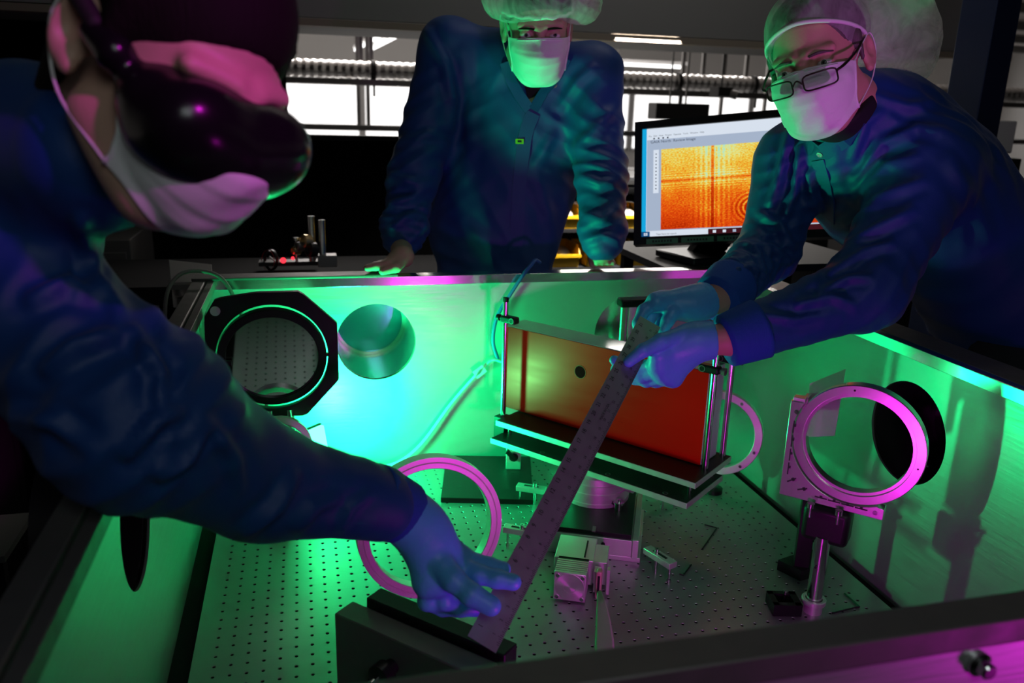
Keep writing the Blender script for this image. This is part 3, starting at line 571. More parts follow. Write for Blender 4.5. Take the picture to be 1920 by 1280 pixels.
tag(MB().tube([(-.290, 1.74, .34), (-.288, 1.79, .45), (-.265, 1.825, .492), (-.225, 1.838, .499), (-.180, 1.832, .484), (-.150, 1.82, .43), (-.13, 1.80, .36), (-.10, 1.81, .2), (-.09, 1.80, .02)], .0042, 12, 6).build('grey_cable', 'cableg'), 'grey cable looped over the left back corner of the enclosure rim', 'cable')
t = thing('terminal_strip', (.085, 1.80, 0), 'small white terminal strip on the board beside the glowing panel', 'terminal strip')
MB().box((.085, 1.80, .008), (.07, .03, .016)).build('strip_body', 'cable', t, bevel=.001)
for k in range(3): MB().box((.065+k*.02, 1.788, .0185), (.006, .006, .005)).build('terminal', 'black', t)
# ---------------------------------------------------------------- ruler
ra = np.array(D(903, 1208, 1.020)); rb = np.array(D(1219, 603, 1.440)); re = nrm(rb-ra); rl = np.linalg.norm(rb-ra)
rw = np.array(RT)*.90-np.array(UP)*.40; rw = nrm(rw-re*(rw@re)); rn = np.cross(rw, re)      # rn points up towards the camera
if rn@FW > 0: rn = -rn
RR = np.array([re, rw, rn]); W = .041
t = thing('steel_ruler', (ra+rb)/2-np.array([0, 0, .001]), 'long steel ruler held aslant across the enclosure by two gloved people', 'ruler')
MB().box((ra+rb)/2, (rl, W, .0010), RR).build('blade', 'bsteel', t)
q = MB(); nmark = 31; s = rl/(nmark+1)
X = -rw; Yv = re
for k in range(nmark*8):
    u = (k+4)*s/8; ln = .0065 if k % 8 == 4 else .0045 if k % 2 else .003
    q.box(ra+re*u+rw*(W/2-ln/2-.0006)+rn*.0006, (.00055, ln, .0002), RR)
for k in range(1, nmark+1):
    tx = str(nmark+1-k) if False else str(k); q.text(tx, .0095, ra+re*(k*s-.003)+rw*(-.009 if k % 1 == 0 else 0)+rn*.0006, re, -rw if False else np.cross(rn, re))
    q.text(str(k), .0060, ra+re*(k*s*1.0-.002)+rw*.0095+rn*.0006, re, np.cross(rn, re))
q.text('MADE IN USA', .0060, ra+re*.62*rl+rw*.004+rn*.0006, re, np.cross(rn, re))
q.build('graduations', 'ink', t, smooth=False)
# hex keys lying on the board
def hexkey(pts, label): tag(MB().tube([np.array(p)+np.array([0, 0, .0022]) for p in pts], .0016, 6, 0).build('hex_key', 'black'), label, 'hex key', 'hex keys on the breadboard')
def FL(x, y): d = D(x, y, 1)-CAM; return CAM-d*(CAM[2]/d[2])
hexkey([FL(1321, 985), FL(1344, 991), FL(1317, 1030)], 'long black hex key lying right of the motor stage, toward the right port')
hexkey([FL(1274, 1078), FL(1281, 1080), FL(1296, 1060)], 'short black hex key lying just in front of the long one')
hexkey([FL(1583, 1114), FL(1611, 1139), FL(1560, 1151)], 'black hex key beside the foot of the polished post')
# ---------------------------------------------------------------- monitor on a side table behind the right back corner
t = thing('side_table', (1.20, 2.15, FZ), 'grey metal topped side table behind the back rim carrying the monitor', 'table')
MB().box((1.225, 2.135, .459), (.65, .42, .020)).build('table_top', 'desk', t, bevel=.001)
for x in (.95, 1.50):
    for y in (1.97, 2.30): MB().box((x, y, (FZ+.449)/2), (.03, .03, .449-FZ)).build('leg', 'table', t)
BL = np.array(D(1203, 445, 2.16)); TLs = np.array(D(1205, 243, 2.18)); mu = nrm(TLs-BL); mr = nrm(np.array(D(1455, 229, 2.07))-TLs); mr = nrm(mr-mu*(mr@mu)); mn = np.cross(mr, mu); sh = np.linalg.norm(TLs-BL); sw = sh*1.64; RM = np.array([mr, -mn, mu])
def Z(u, v, k=0): return BL+mr*u*sw+mu*v*sh+mn*k
base = np.array([Z(.5, 0)[0]+.01, Z(.5, 0)[1]+.165, .4695])
t = thing('monitor', base, 'black flat monitor showing an orange fringe picture, on the side table', 'monitor')
q = MB(); bz = .020; ow, oh = sw+2*bz, sh+2*bz
q.box(Z(.5, .5, -.016), (ow, .028, oh), RM)
q.box(Z(.5, -.5*bz/sh, .002), (ow, .010, bz), RM); q.box(Z(.5, 1+.5*bz/sh, .002), (ow, .010, bz), RM); q.box(Z(-.5*bz/sw, .5, .002), (bz, .010, sh), RM); q.box(Z(1+.5*bz/sw, .5, .002), (bz, .010, sh), RM)
q.build('bezel', 'plastic', t)
MB().box(Z(.5, .35, -.05), (.10, .05, .16), RM).build('back_housing', 'plastic', t, bevel=.004)
nb = base+np.array([0, 0, .02]); MB().prism([nb+[-.05, -.02, 0], nb+[.05, -.02, 0], nb+[.05, .02, 0], nb+[-.05, .02, 0]], np.array(Z(.5, .25, -.06))-nb).build('neck', 'plastic', t, bevel=.003)
MB().box(base+np.array([0, -.02, .011]), (.24, .17, .020), rotz(12)).build('stand_foot', 'plastic', t, bevel=.005)
def panel(name, m, u0, u1, v0, v1, k, par):
    V = [Z(u0, v0, k), Z(u1, v0, k), Z(u1, v1, k), Z(u0, v1, k)]; o = link(name, V, [(0, 1, 2, 3)], m, par, False)
    uv = o.data.uv_layers.new(name='UVMap'); 
    for i, c in enumerate(((0, 0), (1, 0), (1, 1), (0, 1))): uv.data[i].uv = c
    return o
scn = panel('screen', 'scr_white', 0, 1, 0, 1, .0005, t)
panel('screen_edge', 'scr_blue', 0, .024, .045, 1, .0012, scn); panel('tool_area', 'scr_grey', .026, 1, .055, .895, .0009, scn)
panel('title_area', 'scr_white', .026, 1, .90, 1, .0011, scn); panel('fringe_picture', 'fringe', .105, 1, .062, .80, .0016, scn)
panel('tool_strip', 'scr_white', .062, .092, .40, .80, .0013, scn); panel('tab', 'scr_grey', .04, .30, .855, .895, .0012, scn)
panel('task_bar', 'scr_bar', .36, 1, 0, .05, .0012, scn); panel('search_field', 'scr_white', .045, .36, 0, .05, .0012, scn); panel('start_button', 'scr_navy', .0, .045, 0, .05, .0014, scn)
q = MB()
for txt, u, v, s in (('GAIA North', .045, .862, .0105), ('Review Image', .17, .862, .0105), ('File   Edit   View   Project   Operate   Tools   Window   Help', .035, .922, .0058), ('Type here to search', .08, .015, .0065)): q.text(txt, s, Z(u, v, .0016), mr, mu)
for k in range(4): q.box(Z(.065+.025*k, .905, .0016), (.004, .0003, .004), RM)
for k in range(11): q.box(Z(.077, .44+.032*k, .0017), (.003, .0003, .003), RM)
q.build('screen_text', 'scr_ink', scn, smooth=False)
for k in range(9): panel('task_icon', ('scr_white', 'scr_white', 'scr_grey', 'scr_white', 'scr_white', 'scr_blue', 'fringe', 'scr_grey', 'scr_grey')[k], .385+.052*k, .402+.052*k, .013, .037, .0018, scn)
for a in (0, 1):
    for b in (0, 1): panel('start_pane', 'scr_white', .013+.011*a, .022+.011*a, .013+.014*b, .024+.014*b, .0018, scn)
for k in range(4):
    tp = MB().box(Z(.115+.19*k, -.046, .0078), (.082, .0012, .014), RM).build('label_tape', 'tape', t); q = MB()
    for j in range(7): q.box(Z(.115+.19*k+(j-3)*.016, -.046, .0086), (.0045, .0003, .0045 if j % 3 else .006), RM)
    q.build('tape_print', 'ink', tp)
# ---------------------------------------------------------------- rack with yellow bins
t = thing('bin_rack', (1.20, 3.22, FZ), 'black shelving rack behind the leaning person holding yellow bins', 'rack')
for x in (.90, 1.56):
    for y in (3.06, 3.40): MB().box((x, y, (.75+FZ)/2), (.03, .03, .75-FZ)).build('upright', 'rack', t)
for z in (.10, .245, .398, .60): MB().box((1.23, 3.23, z), (.69, .38, .012)).build('rack_shelf', 'rack', t)
def make_bin(x, z, label, wd=.125):
    q = MB(); y0, y1 = 3.045, 3.25; h = .085; th = .004
    t = thing('storage_bin', (x, (y0+y1)/2, z), label, 'bin', 'yellow bins on the rack')
    q.box((x, (y0+y1)/2, z+th/2), (wd*.86, y1-y0-.02, th)); q.box((x, y1-.01, z+h/2), (wd, th, h))
    for s in (-1, 1): q.prism([(x+s*wd*.43, y0+.012, z), (x+s*wd*.43, y1-.01, z), (x+s*wd*.5, y1-.01, z+h), (x+s*wd*.5, y0+.04, z+h), (x+s*wd*.47, y0, z+h*.55)], (-s*th, 0, 0))
    q.prism([(x-wd*.43, y0+.012, z), (x+wd*.43, y0+.012, z), (x+wd*.47, y0, z+h*.55), (x-wd*.47, y0, z+h*.55)], (0, th, 0)); q.box((x, y0-.003, z+h*.55), (wd*.96, .010, .012)); q.build('bin_shell', 'bin', t)
    MB().ball((x, (y0+y1)/2, z+.045), (wd*.36, .07, .026), n=10, m=6).build('bin_contents', 'binl', t)
for x, z, s in ((1.005, .405, 'upper left yellow bin beside the coat of the leaning person'), (1.140, .405, 'upper middle yellow bin, mostly behind the leaning arm'), (1.275, .405, 'upper right yellow bin next to the monitor edge'), (1.00, .252, 'lower left yellow bin beside the coat of the leaning person'), (1.145, .252, 'lower middle yellow bin, behind the leaning arm cuff'), (1.29, .252, 'lower right yellow bin below the monitor corner'), (1.48, .252, 'yellow bin glimpsed under the monitor right of its neck'), (1.02, .107, 'bottom yellow bin just showing over the back rim')): make_bin(x, z, s)
tag(MB().box((1.03, 3.12, .672), (.07, .12, .130)).build('green_case', 'green_box', bevel=.004), 'dull green case on the rack between torso and arm', 'case')
# ---------------------------------------------------------------- overhead parts of the hall
t = thing('overhead_housing', (.0, 3.25, 1.10), 'long grey overhead housing across the top of the view', 'housing')
MB().box((.2, 3.25, 1.52), (5.2, .70, .80)).build('housing_shell', 'soffit', t); MB().box((.2, 2.915, 1.105), (5.2, .05, .022)).build('lower_lip', 'soffit2', t)
for x in (-2.3, 2.75): MB().box((x, 3.25, 2.05), (.06, .06, .30)).build('hanger', 'soffit', t)
def corrugated(x0, x1, y, z, r, tilt=0):
    n = int((x1-x0)/.022); pr = [(r*(.94+.06*(-1)**k), k*(x1-x0)/n) for k in range(n+1)]
    return MB().lathe((x0, y, z), (1, 0, tilt), pr, 20)
t = thing('air_duct', (2.0, 5.0, .99), 'long corrugated foil duct slung along the bright wall', 'duct')
corrugated(-1.5, 6.5, 5.0, 1.045, .050, 0).build('duct_hose', 'duct', t, smooth=False)
for x in (.42, 2.33, 2.86, 3.6): MB().lathe((x, 5.0, 1.045), (1, 0, 0), [(.053, -.012), (.056, -.012), (.056, .012), (.053, .012)], 24, True).box((x, 4.95, .96), (.012, .012, .12)).build('duct_strap', 'blackm', t)
def tray_(z, y, label, x0=-1.6, x1=6.5):
    t = thing('cable_tray', (2.4, y, z), label, 'cable tray')
    for dy in (-.10, .10): MB().box(((x0+x1)/2, y+dy, z), (x1-x0, .012, .030)).build('tray_rail', 'tray', t)
    for k in range(28): MB().box((x0+.15+k*(x1-x0-.3)/27, y, z-.008), (.02, .19, .008)).build('tray_rung', 'tray', t)
    for x in (.36, .42, 2.55, 2.86, 3.2): MB().box((x, y+.11, z+.6), (.022, .022, 1.22)).build('tray_hanger', 'tray', t)
tray_(.975, 5.0, 'upper ladder cable tray directly beneath the foil duct'); tray_(.715, 5.3, 'lower ladder cable tray crossing the bright windows')
for i, (p, q_, s) in enumerate(((D(742, 52, 5.4), D(666, 94, 7.6), 'left one of two slanting strip lights under the ceiling'), (D(770, 55, 5.4), D(690, 96, 7.6), 'right one of two slanting strip lights under the ceiling'), (D(1160, 120, 6.2), D(1282, 126, 6.1), 'level strip light right of the leaning person'))):
    p = np.array(p); q_ = np.array(q_); t = thing('strip_light', (p+q_)/2, s, 'light'); e = nrm(q_-p); up_ = np.array([0, 0, 1.]); sd = nrm(np.cross(e, up_)); R = np.array([e, -sd if False else np.cross(np.cross(e, sd), e), np.cross(e, sd)])
    R = np.array([e, sd, np.cross(e, sd)]); MB().cyl(p, q_, .012, n=12).build('light_tube', 'tube_light', t); MB().box((p+q_)/2+[0, 0, .027], (np.linalg.norm(q_-p)+.05, .035, .02), R).build('light_fixture', 'white', t)
    for w_ in (p, q_): MB().cyl(w_+[0, 0, .05], (w_[0], w_[1], 2.25), .006, n=8).build('suspension_rod', 'tray', t)
c = D(1272, 209, 4.7); t = thing('equipment_box', c-np.array([0, 0, .045]), 'flat black equipment box hung from the ceiling above the monitor', 'box')
MB().box(c, (.33, .12, .09)).build('box_body', 'blackm', t, bevel=.004)
for dx in (-.04, .06): MB().cyl(c+[dx, .04, .04], (c[0]+dx, c[1]+.04, 2.25), .006, n=8).build('hanger_rod', 'tray', t)
t = thing('hall_camera', D(1352, 172, 4.8), 'small dark camera hanging under the duct above the monitor', 'camera'); c = D(1352, 172, 4.8)
MB().box(c, (.12, .07, .05), rotz(20)).build('camera_body', 'blackm', t); MB().cyl(c+[.05, -.02, -.01], c+[.085, -.04, -.02], .024, n=16).build('camera_lens', 'tray', t); MB().cyl(c, (c[0], c[1], 2.25), .006, n=8).build('camera_arm', 'blackm', t)
t = thing('curtain_screen', (-.9, 3.45, FZ), 'tall matt black laser screen behind the left back corner', 'screen')
MB().box((-1.1, 3.45, (.722+FZ)/2), (4.0, .03, .722-FZ)).build('screen_sheet', 'curtain', t); MB().box((-1.1, 3.45, .722), (4.04, .05, .02)).build('screen_rail', 'blackm', t)
t = thing('dark_cabinet', (1.75, 3.75, FZ), 'dark equipment cabinet behind the bins and monitor', 'cabinet')
MB().box((1.9, 3.75, (.52+FZ)/2), (2.0, .40, .52-FZ)).build('cabinet_body', 'blackm', t, bevel=.004); MB().box((1.35, 3.70, .56), (.5, .2, .07)).build('cabinet_unit', 'cabinet', t); MB().box((1.45, 3.56, .545), (.9, .05, .02)).build('cabinet_edge', 'tray', t)
t = tag(MB().box((1.05, 3.62, .66), (.30, .10, .06)).build('paper_stack', 'white'), 'pale paper stack on the dark cabinet behind the green case', 'paper')
for x, s in ((-1.12, 'dim grey cabinet seen under the chin of the left person'), (-.72, 'dim grey cabinet nearer the white card')):
    t = thing('grey_cabinet', (x, 3.0, FZ), s, 'cabinet'); MB().box((x, 3.0, (.42+FZ)/2), (.36, .40, .42-FZ)).build('cabinet_body', 'cabinet', t, bevel=.004); MB().box((x, 2.795, (.40+FZ)/2), (.33, .012, .36-FZ)).build('cabinet_door', 'cabinet', t, bevel=.002); MB().box((x+.13, 2.782, .1), (.012, .02, .10)).build('handle', 'tray', t)
tag(MB().box((1.985, 2.16, .65), (.10, .12, 2.89), rotz(8)).build('steel_column', 'column', bevel=.003), 'dark blue steel post standing behind the person on the right', 'post')
# items at the far right behind the column
t = thing('instrument_stack', (2.45, 2.9, FZ), 'cluttered dark instrument stack beyond the blue steel post', 'instrument')
MB().box((2.55, 2.9, (.42+FZ)/2), (.6, .5, .42-FZ)).build('stack_body', 'blackm', t); MB().box((2.45, 2.75, .52), (.26, .2, .10)).build('instrument', 'white', t, bevel=.006); MB().box((2.50, 2.75, .80), (.30, .2, .12)).build('instrument', 'white', t, bevel=.006); MB().box((2.50, 2.8, .66), (.4, .3, .12)).build('instrument', 'blackm', t); MB().box((2.6, 2.62, .33), (.3, .05, .05)).build('red_strip', 'red', t)
for x in (2.32, 2.68): MB().box((x, 2.95, .62), (.03, .03, .40)).build('frame_post', 'blackm', t)
# ---------------------------------------------------------------- table with optics beyond the back rim
t = thing('back_table', (-.1, 2.6, FZ), 'dark table beyond the back rim holding small optics', 'table')
MB().box((-.1, 2.50, .346), (1.3, .42, .05)).build('table_top', 'table', t)
for x in (-.65, .45):
    for y in (2.36, 2.64): MB().box((x, y, (FZ+.335)/2), (.05, .05, .335-FZ)).build('leg', 'table', t)
t = thing('post_optic', (.02, 2.47, .386), 'small optics cluster with two steel posts and red glints beyond the back rim', 'optic')
a, b = np.array(D(583, 405, 2.42)), np.array(D(603, 412, 2.40)); 
MB().cyl((a[0], a[1], 0.3865), a, .0105, n=20).build('post', 'steel', t); MB().cyl((b[0], b[1], .42), b, .0105, n=20).build('post', 'steel', t)
MB().box((b[0]+.012, b[1], .4035), (.055, .05, .034)).build('base', 'rail', t, bevel=.002); MB().box((a[0]-.07, a[1], .3925), (.17, .05, .012)).build('rail_plate', 'black', t)
for px, py, r, m in ((575, 452, .020, 'gold'), (562, 462, .014, 'rail'), (585, 468, .022, 'black'), (556, 470, .012, 'gold')): c = np.array(D(px, py, 2.42)); MB().lathe(c, nrm((-.8, -.5, .1)), [(r, -.01), (r, .012), (r*.7, .014), (r*.6, .006)], 20).build('lens_barrel', m, t)
for px, py, r in ((531, 488, .0085), (549, 484, .005)): MB().ball(D(px, py, 2.40), r).build('glowing_lens', 'redled', t)
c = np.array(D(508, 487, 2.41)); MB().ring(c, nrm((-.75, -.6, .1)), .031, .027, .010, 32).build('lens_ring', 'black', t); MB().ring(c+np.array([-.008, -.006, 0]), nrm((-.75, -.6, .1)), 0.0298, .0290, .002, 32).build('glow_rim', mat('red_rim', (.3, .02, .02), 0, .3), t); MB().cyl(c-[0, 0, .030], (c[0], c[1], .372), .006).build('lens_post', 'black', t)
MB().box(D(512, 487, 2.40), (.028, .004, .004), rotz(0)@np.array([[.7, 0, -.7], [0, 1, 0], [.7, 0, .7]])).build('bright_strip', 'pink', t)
b = MB(); c = np.array(D(555, 450, 2.43)); b.cyl(c, (c[0], c[1], 0.3865), .004, n=10); b.lathe(c, (0, 0, 1), [(.008, 0), (.008, .008)], 14); b.build('thumb_screw', 'steel', t)
# ---------------------------------------------------------------- items clamped outside the left back corner
P4 = [np.array(D(x, y, 2.02)) for x, y in ((317, 487), (393, 495), (393, 528), (325, 575))]
t = thing('white_card', (P4[3]+P4[0])/2-np.array([0, 0, .05]), 'white beam card in a holder outside the left back corner', 'card')
cu, cv = nrm(P4[1]-P4[0]), nrm(P4[3]-P4[0]); MB().prism([P4[0], P4[0]+cu*.105, P4[0]+cu*.105+cv*.118, P4[0]+cv*.118], np.cross(cu, cv)*.002).build('card', 'card', t)
c = np.array(D(338, 536, 2.0)); MB().box(c, (.055, .03, .012)).build('card_clamp', 'rail', t); MB().cyl(c-[0, 0, .006], c-[0, 0, .022], .014, n=18).build('clamp_knob', 'rail', t); MB().cyl(c+np.array([0, 0, -.03]), (c[0], c[1], FZ+.01), .010).build('card_post', 'rail', t); MB().cyl((c[0], c[1], FZ), (c[0], c[1], FZ+.012), .06).build('card_foot', 'rail', t)
c = np.array(D(297, 607, 1.62)); t = thing('side_bracket', c, 'grey slotted bracket sticking out from the left rim', 'bracket')
MB().box(c, (.095, .040, .008)).build('bracket_arm', 'desk', t, bevel=.001); MB().cyl(c+np.array([-.018, 0, .0041]), c+np.array([-.018, 0, .0047]), .009, n=20).build('bracket_hole', 'hole', t); MB().cyl(c+np.array([-.015, -.005, -.004]), c+np.array([-.015, -.005, -.016]), .012, n=20).build('bracket_knob', 'rail', t)
t = thing('low_trolley', (-.75, 1.25, FZ), 'dim low trolley with a pale edge in the dark left corner', 'trolley'); c = np.array(D(20, 1015, 1.25))+np.array([-.05, .16, 0])
MB().box(c+np.array([-.16, .05, -.1]), (.30, .16, .012)).build('trolley_top', 'desk', t); 
for dx in (-.24, .0): MB().box((c[0]-.05+dx, c[1]+.05, (c[2]-.1+FZ)/2-.003), (.02, .02, c[2]-.1-FZ-.006)).build('leg', 'table', t)
tag(MB().box((-1.83, 3.72, .71), (3.56, .04, 3.01)).build('tall_curtain', 'curtain'), 'tall matt black curtain closing off the hall behind the left person', 'curtain')
# ---------------------------------------------------------------- people: smooth unions of rounded limbs, meshed as one continuous surface
class SDF:
    def __init__(s, lo, hi, h):
        s.h = h; s.lo = np.asarray(lo, float); s.n = np.ceil((np.asarray(hi)-s.lo)/h).astype(int)+1
        s.d = np.full(s.n, .2, np.float32); s.ax = [(s.lo[i]+h*np.arange(s.n[i])).astype(np.float32) for i in range(3)]
    def sub(s, lo, hi):
        a = np.clip(np.floor((np.asarray(lo)-s.lo)/s.h).astype(int), 0, s.n); b = np.clip(np.ceil((np.asarray(hi)-s.lo)/s.h).astype(int)+1, 0, s.n)
        return tuple(slice(i, j) for i, j in zip(a, b))
    def grid(s, sl): return s.ax[0][sl[0]][:, None, None], s.ax[1][sl[1]][None, :, None], s.ax[2][sl[2]][None, None, :]
    def put(s, sl, v, k, op):
        a = s.d[sl]
        if a.size == 0: return
        if op == 'sub': v = -v; h = np.maximum(k-np.abs(a-v), 0)/max(k, 1e-6); s.d[sl] = np.maximum(a, v)+h*h*k*.25
        else: h = np.maximum(k-np.abs(a-v), 0)/max(k, 1e-6); s.d[sl] = np.minimum(a, v)-h*h*k*.25
    def cap(s, a, b, r1, r2=None, k=.02, op='add'):
        r2 = r1 if r2 is None else r2; a = np.asarray(a, float); b = np.asarray(b, float); m = max(r1, r2)+k+.03
        sl = s.sub(np.minimum(a, b)-m, np.maximum(a, b)+m); x, y, z = s.grid(sl); e = b-a; L = max(e@e, 1e-9)
        t = np.clip(((x-a[0])*e[0]+(y-a[1])*e[1]+(z-a[2])*e[2])/L, 0, 1)
        s.put(sl, np.sqrt((x-a[0]-t*e[0])**2+(y-a[1]-t*e[1])**2+(z-a[2]-t*e[2])**2)-(r1+(r2-r1)*t), k, op); return s
    def chain(s, pts, rs, k=.02):
        for i in range(len(pts)-1): s.cap(pts[i], pts[i+1], rs[i], rs[i+1], k)
        return s
    def ell(s, c, R, r, k=.02, op='add'):
        c = np.asarray(c, float); r = np.asarray(r, float); m = r.max()+k+.03; sl = s.sub(c-m, c+m); x, y, z = s.grid(sl)
        q = [(x-c[0])*R[i][0]+(y-c[1])*R[i][1]+(z-c[2])*R[i][2] for i in range(3)]
        k0 = np.sqrt(sum((q[i]/r[i])**2 for i in range(3))); k1 = np.sqrt(sum((q[i]/r[i]**2)**2 for i in range(3)))
        s.put(sl, k0*(k0-1)/np.maximum(k1, 1e-6), k, op); return s
    def cut(s, c, nrm_):      # keep the side the normal points away from
        sl = (slice(None),)*3; x, y, z = s.grid(sl); v = (x-c[0])*nrm_[0]+(y-c[1])*nrm_[1]+(z-c[2])*nrm_[2]; s.d = np.maximum(s.d, v.astype(np.float32)); return s
    def mesh(s):
        d = s.d; S = d < 0
        cnt = np.zeros(np.array(d.shape)-1, np.int8)
        for i in (0, 1):
            for j in (0, 1):
                for k in (0, 1): cnt += S[i:d.shape[0]-1+i, j:d.shape[1]-1+j, k:d.shape[2]-1+k]
        act = np.argwhere((cnt > 0) & (cnt < 8)); idx = np.full(cnt.shape, -1, np.int32); idx[tuple(act.T)] = np.arange(len(act))
        P = np.zeros((len(act), 3)); W = np.zeros(len(act)); cs = [(i, j, k) for i in (0, 1) for j in (0, 1) for k in (0, 1)]
        cv = {c: d[act[:, 0]+c[0], act[:, 1]+c[1], act[:, 2]+c[2]] for c in cs}
        for c in cs:
            for a in range(3):
                if c[a] == 0:
                    c2 = list(c); c2[a] = 1; u, v = cv[c], cv[tuple(c2)]; m = (u < 0) != (v < 0); t = u[m]/(u[m]-v[m]); q = np.tile(np.array(c, float), (m.sum(), 1)); q[:, a] = t; P[m] += q; W[m] += 1
        V = s.lo+(act+P/W[:, None])*s.h; F = []
        for a in range(3):
            b, c = (a+1) % 3, (a+2) % 3; u = [slice(1, -1)]*3; u[a] = slice(0, -1); w_ = [slice(1, -1)]*3; w_[a] = slice(1, None)
            A, B = S[tuple(u)], S[tuple(w_)]; e = np.argwhere(A != B)
            if len(e) == 0: continue
            o = np.ones(3, int); o[a] = 0; e = e+o; flip = S[tuple(e.T)]
            def g(db, dc): q = e.copy(); q[:, b] -= db; q[:, c] -= dc; return idx[tuple(q.T)]
            qd = np.stack([g(1, 1), g(0, 1), g(0, 0), g(1, 0)], 1); qd[~flip] = qd[~flip][:, ::-1]; F.append(qd)
        return V, np.vstack(F)
def normals(V, F):
    n = np.cross(V[F[:, 2]]-V[F[:, 0]], V[F[:, 3]]-V[F[:, 1]]); N = np.zeros_like(V)
    for i in range(4): np.add.at(N, F[:, i], n)
    return N/np.maximum(np.linalg.norm(N, axis=1), 1e-9)[:, None]
rs_ = np.random.RandomState(3); WD = rs_.randn(14, 3); WD /= np.linalg.norm(WD, axis=1)[:, None]; WP = rs_.rand(14)*6.28
def wav(V, f, i0=0, n=4):
    w = 0
    for i in range(i0, i0+n): w = w+np.sin(V@WD[i % 14]*f*(1+.23*(i-i0))+WP[i % 14])
    return w/n
def folds(V, N, specs, base=.0022):
    "specs: (centre, direction across the folds, wavelength, height, reach)"
    disp = base*wav(V, 38, 0, 5)+base*.6*wav(V, 75, 5, 4)
    for c, a, wl, amp, reach in specs:
        a = nrm(a); u = (V-np.asarray(c))@a/wl*4.4+2.6*wav(V, 11, 2, 3)+1.0*wav(V, 24, 7, 3); r = np.exp(-((V-np.asarray(c))**2).sum(1)/reach**2)
        s = np.sin(u); disp = disp+.30*amp*r*(1-2*np.sqrt(s*s+.03))*np.clip(.55+1.1*wav(V, 13, 9, 3), 0, 1.2)
    return V+N*disp[:, None]
def creases(V, N, lines, sign=1):
    "soft raised folds along polylines (picked from the cloth in the photograph), on the side turned to the viewer"
    d = V-CAM; t = d@FW; X = 960+FPX*(d@RT)/t; Yp = 640-FPX*(d@UP)/t; face = np.clip((-(N*d).sum(1)/np.linalg.norm(d, axis=1))*2, 0, 1); disp = np.zeros(len(V))
    for pts, wd, amp in lines:
        best = np.full(len(V), 1e9); T_ = np.zeros(len(V)); n = len(pts)-1
        for k in range(n):
            (x0, y0), (x1, y1) = pts[k], pts[k+1]; L = (x1-x0)**2+(y1-y0)**2; u = np.clip(((X-x0)*(x1-x0)+(Yp-y0)*(y1-y0))/L, 0, 1); q = np.hypot(X-x0-u*(x1-x0), Yp-y0-u*(y1-y0)); m = q < best; best[m] = q[m]; T_[m] = (k+u[m])/n
        taper = np.sin(np.pi*np.clip(.12+.88*T_, 0, 1))**.6; disp += amp*taper*(np.exp(-(best/wd)**2)-.45*np.exp(-((best-1.9*wd)/(1.0*wd))**2))
    return V+N*(disp*face)[:, None]
def smooth_v(V, F, it=1, lam=.5):
    E = np.vstack([F[:, [i, (i+1) % 4]] for i in range(4)]); deg = np.zeros(len(V)); np.add.at(deg, E[:, 0], 1)
    for _ in range(it):
        A = np.zeros_like(V); np.add.at(A, E[:, 0], V[E[:, 1]]); V = V+lam*(A/np.maximum(deg, 1)[:, None]-V)
    return V
def largest(V, F):      # keep the biggest connected surface
    L = np.arange(len(V))
    while True:
        o = L.copy(); m = L[F].min(1)
        for i in range(4): np.minimum.at(L, F[:, i], m)
        L = L[L]; L = L[L]
        if (o == L).all(): break
    u, n = np.unique(L, return_counts=True); k = L == u[n.argmax()]; ix = np.cumsum(k)-1; return V[k], ix[F[k[F[:, 0]]]]
def sculpt(name, s, m, parent, specs=None, base=.0022, sm=1, lines=()):
    V, F = largest(*s.mesh()); V = smooth_v(V, F, sm)
    if specs is not None: V = folds(V, normals(V, F), specs, base)
    if lines: V = creases(V, normals(V, F), lines)
    return link(name, V, F, m, parent, True)
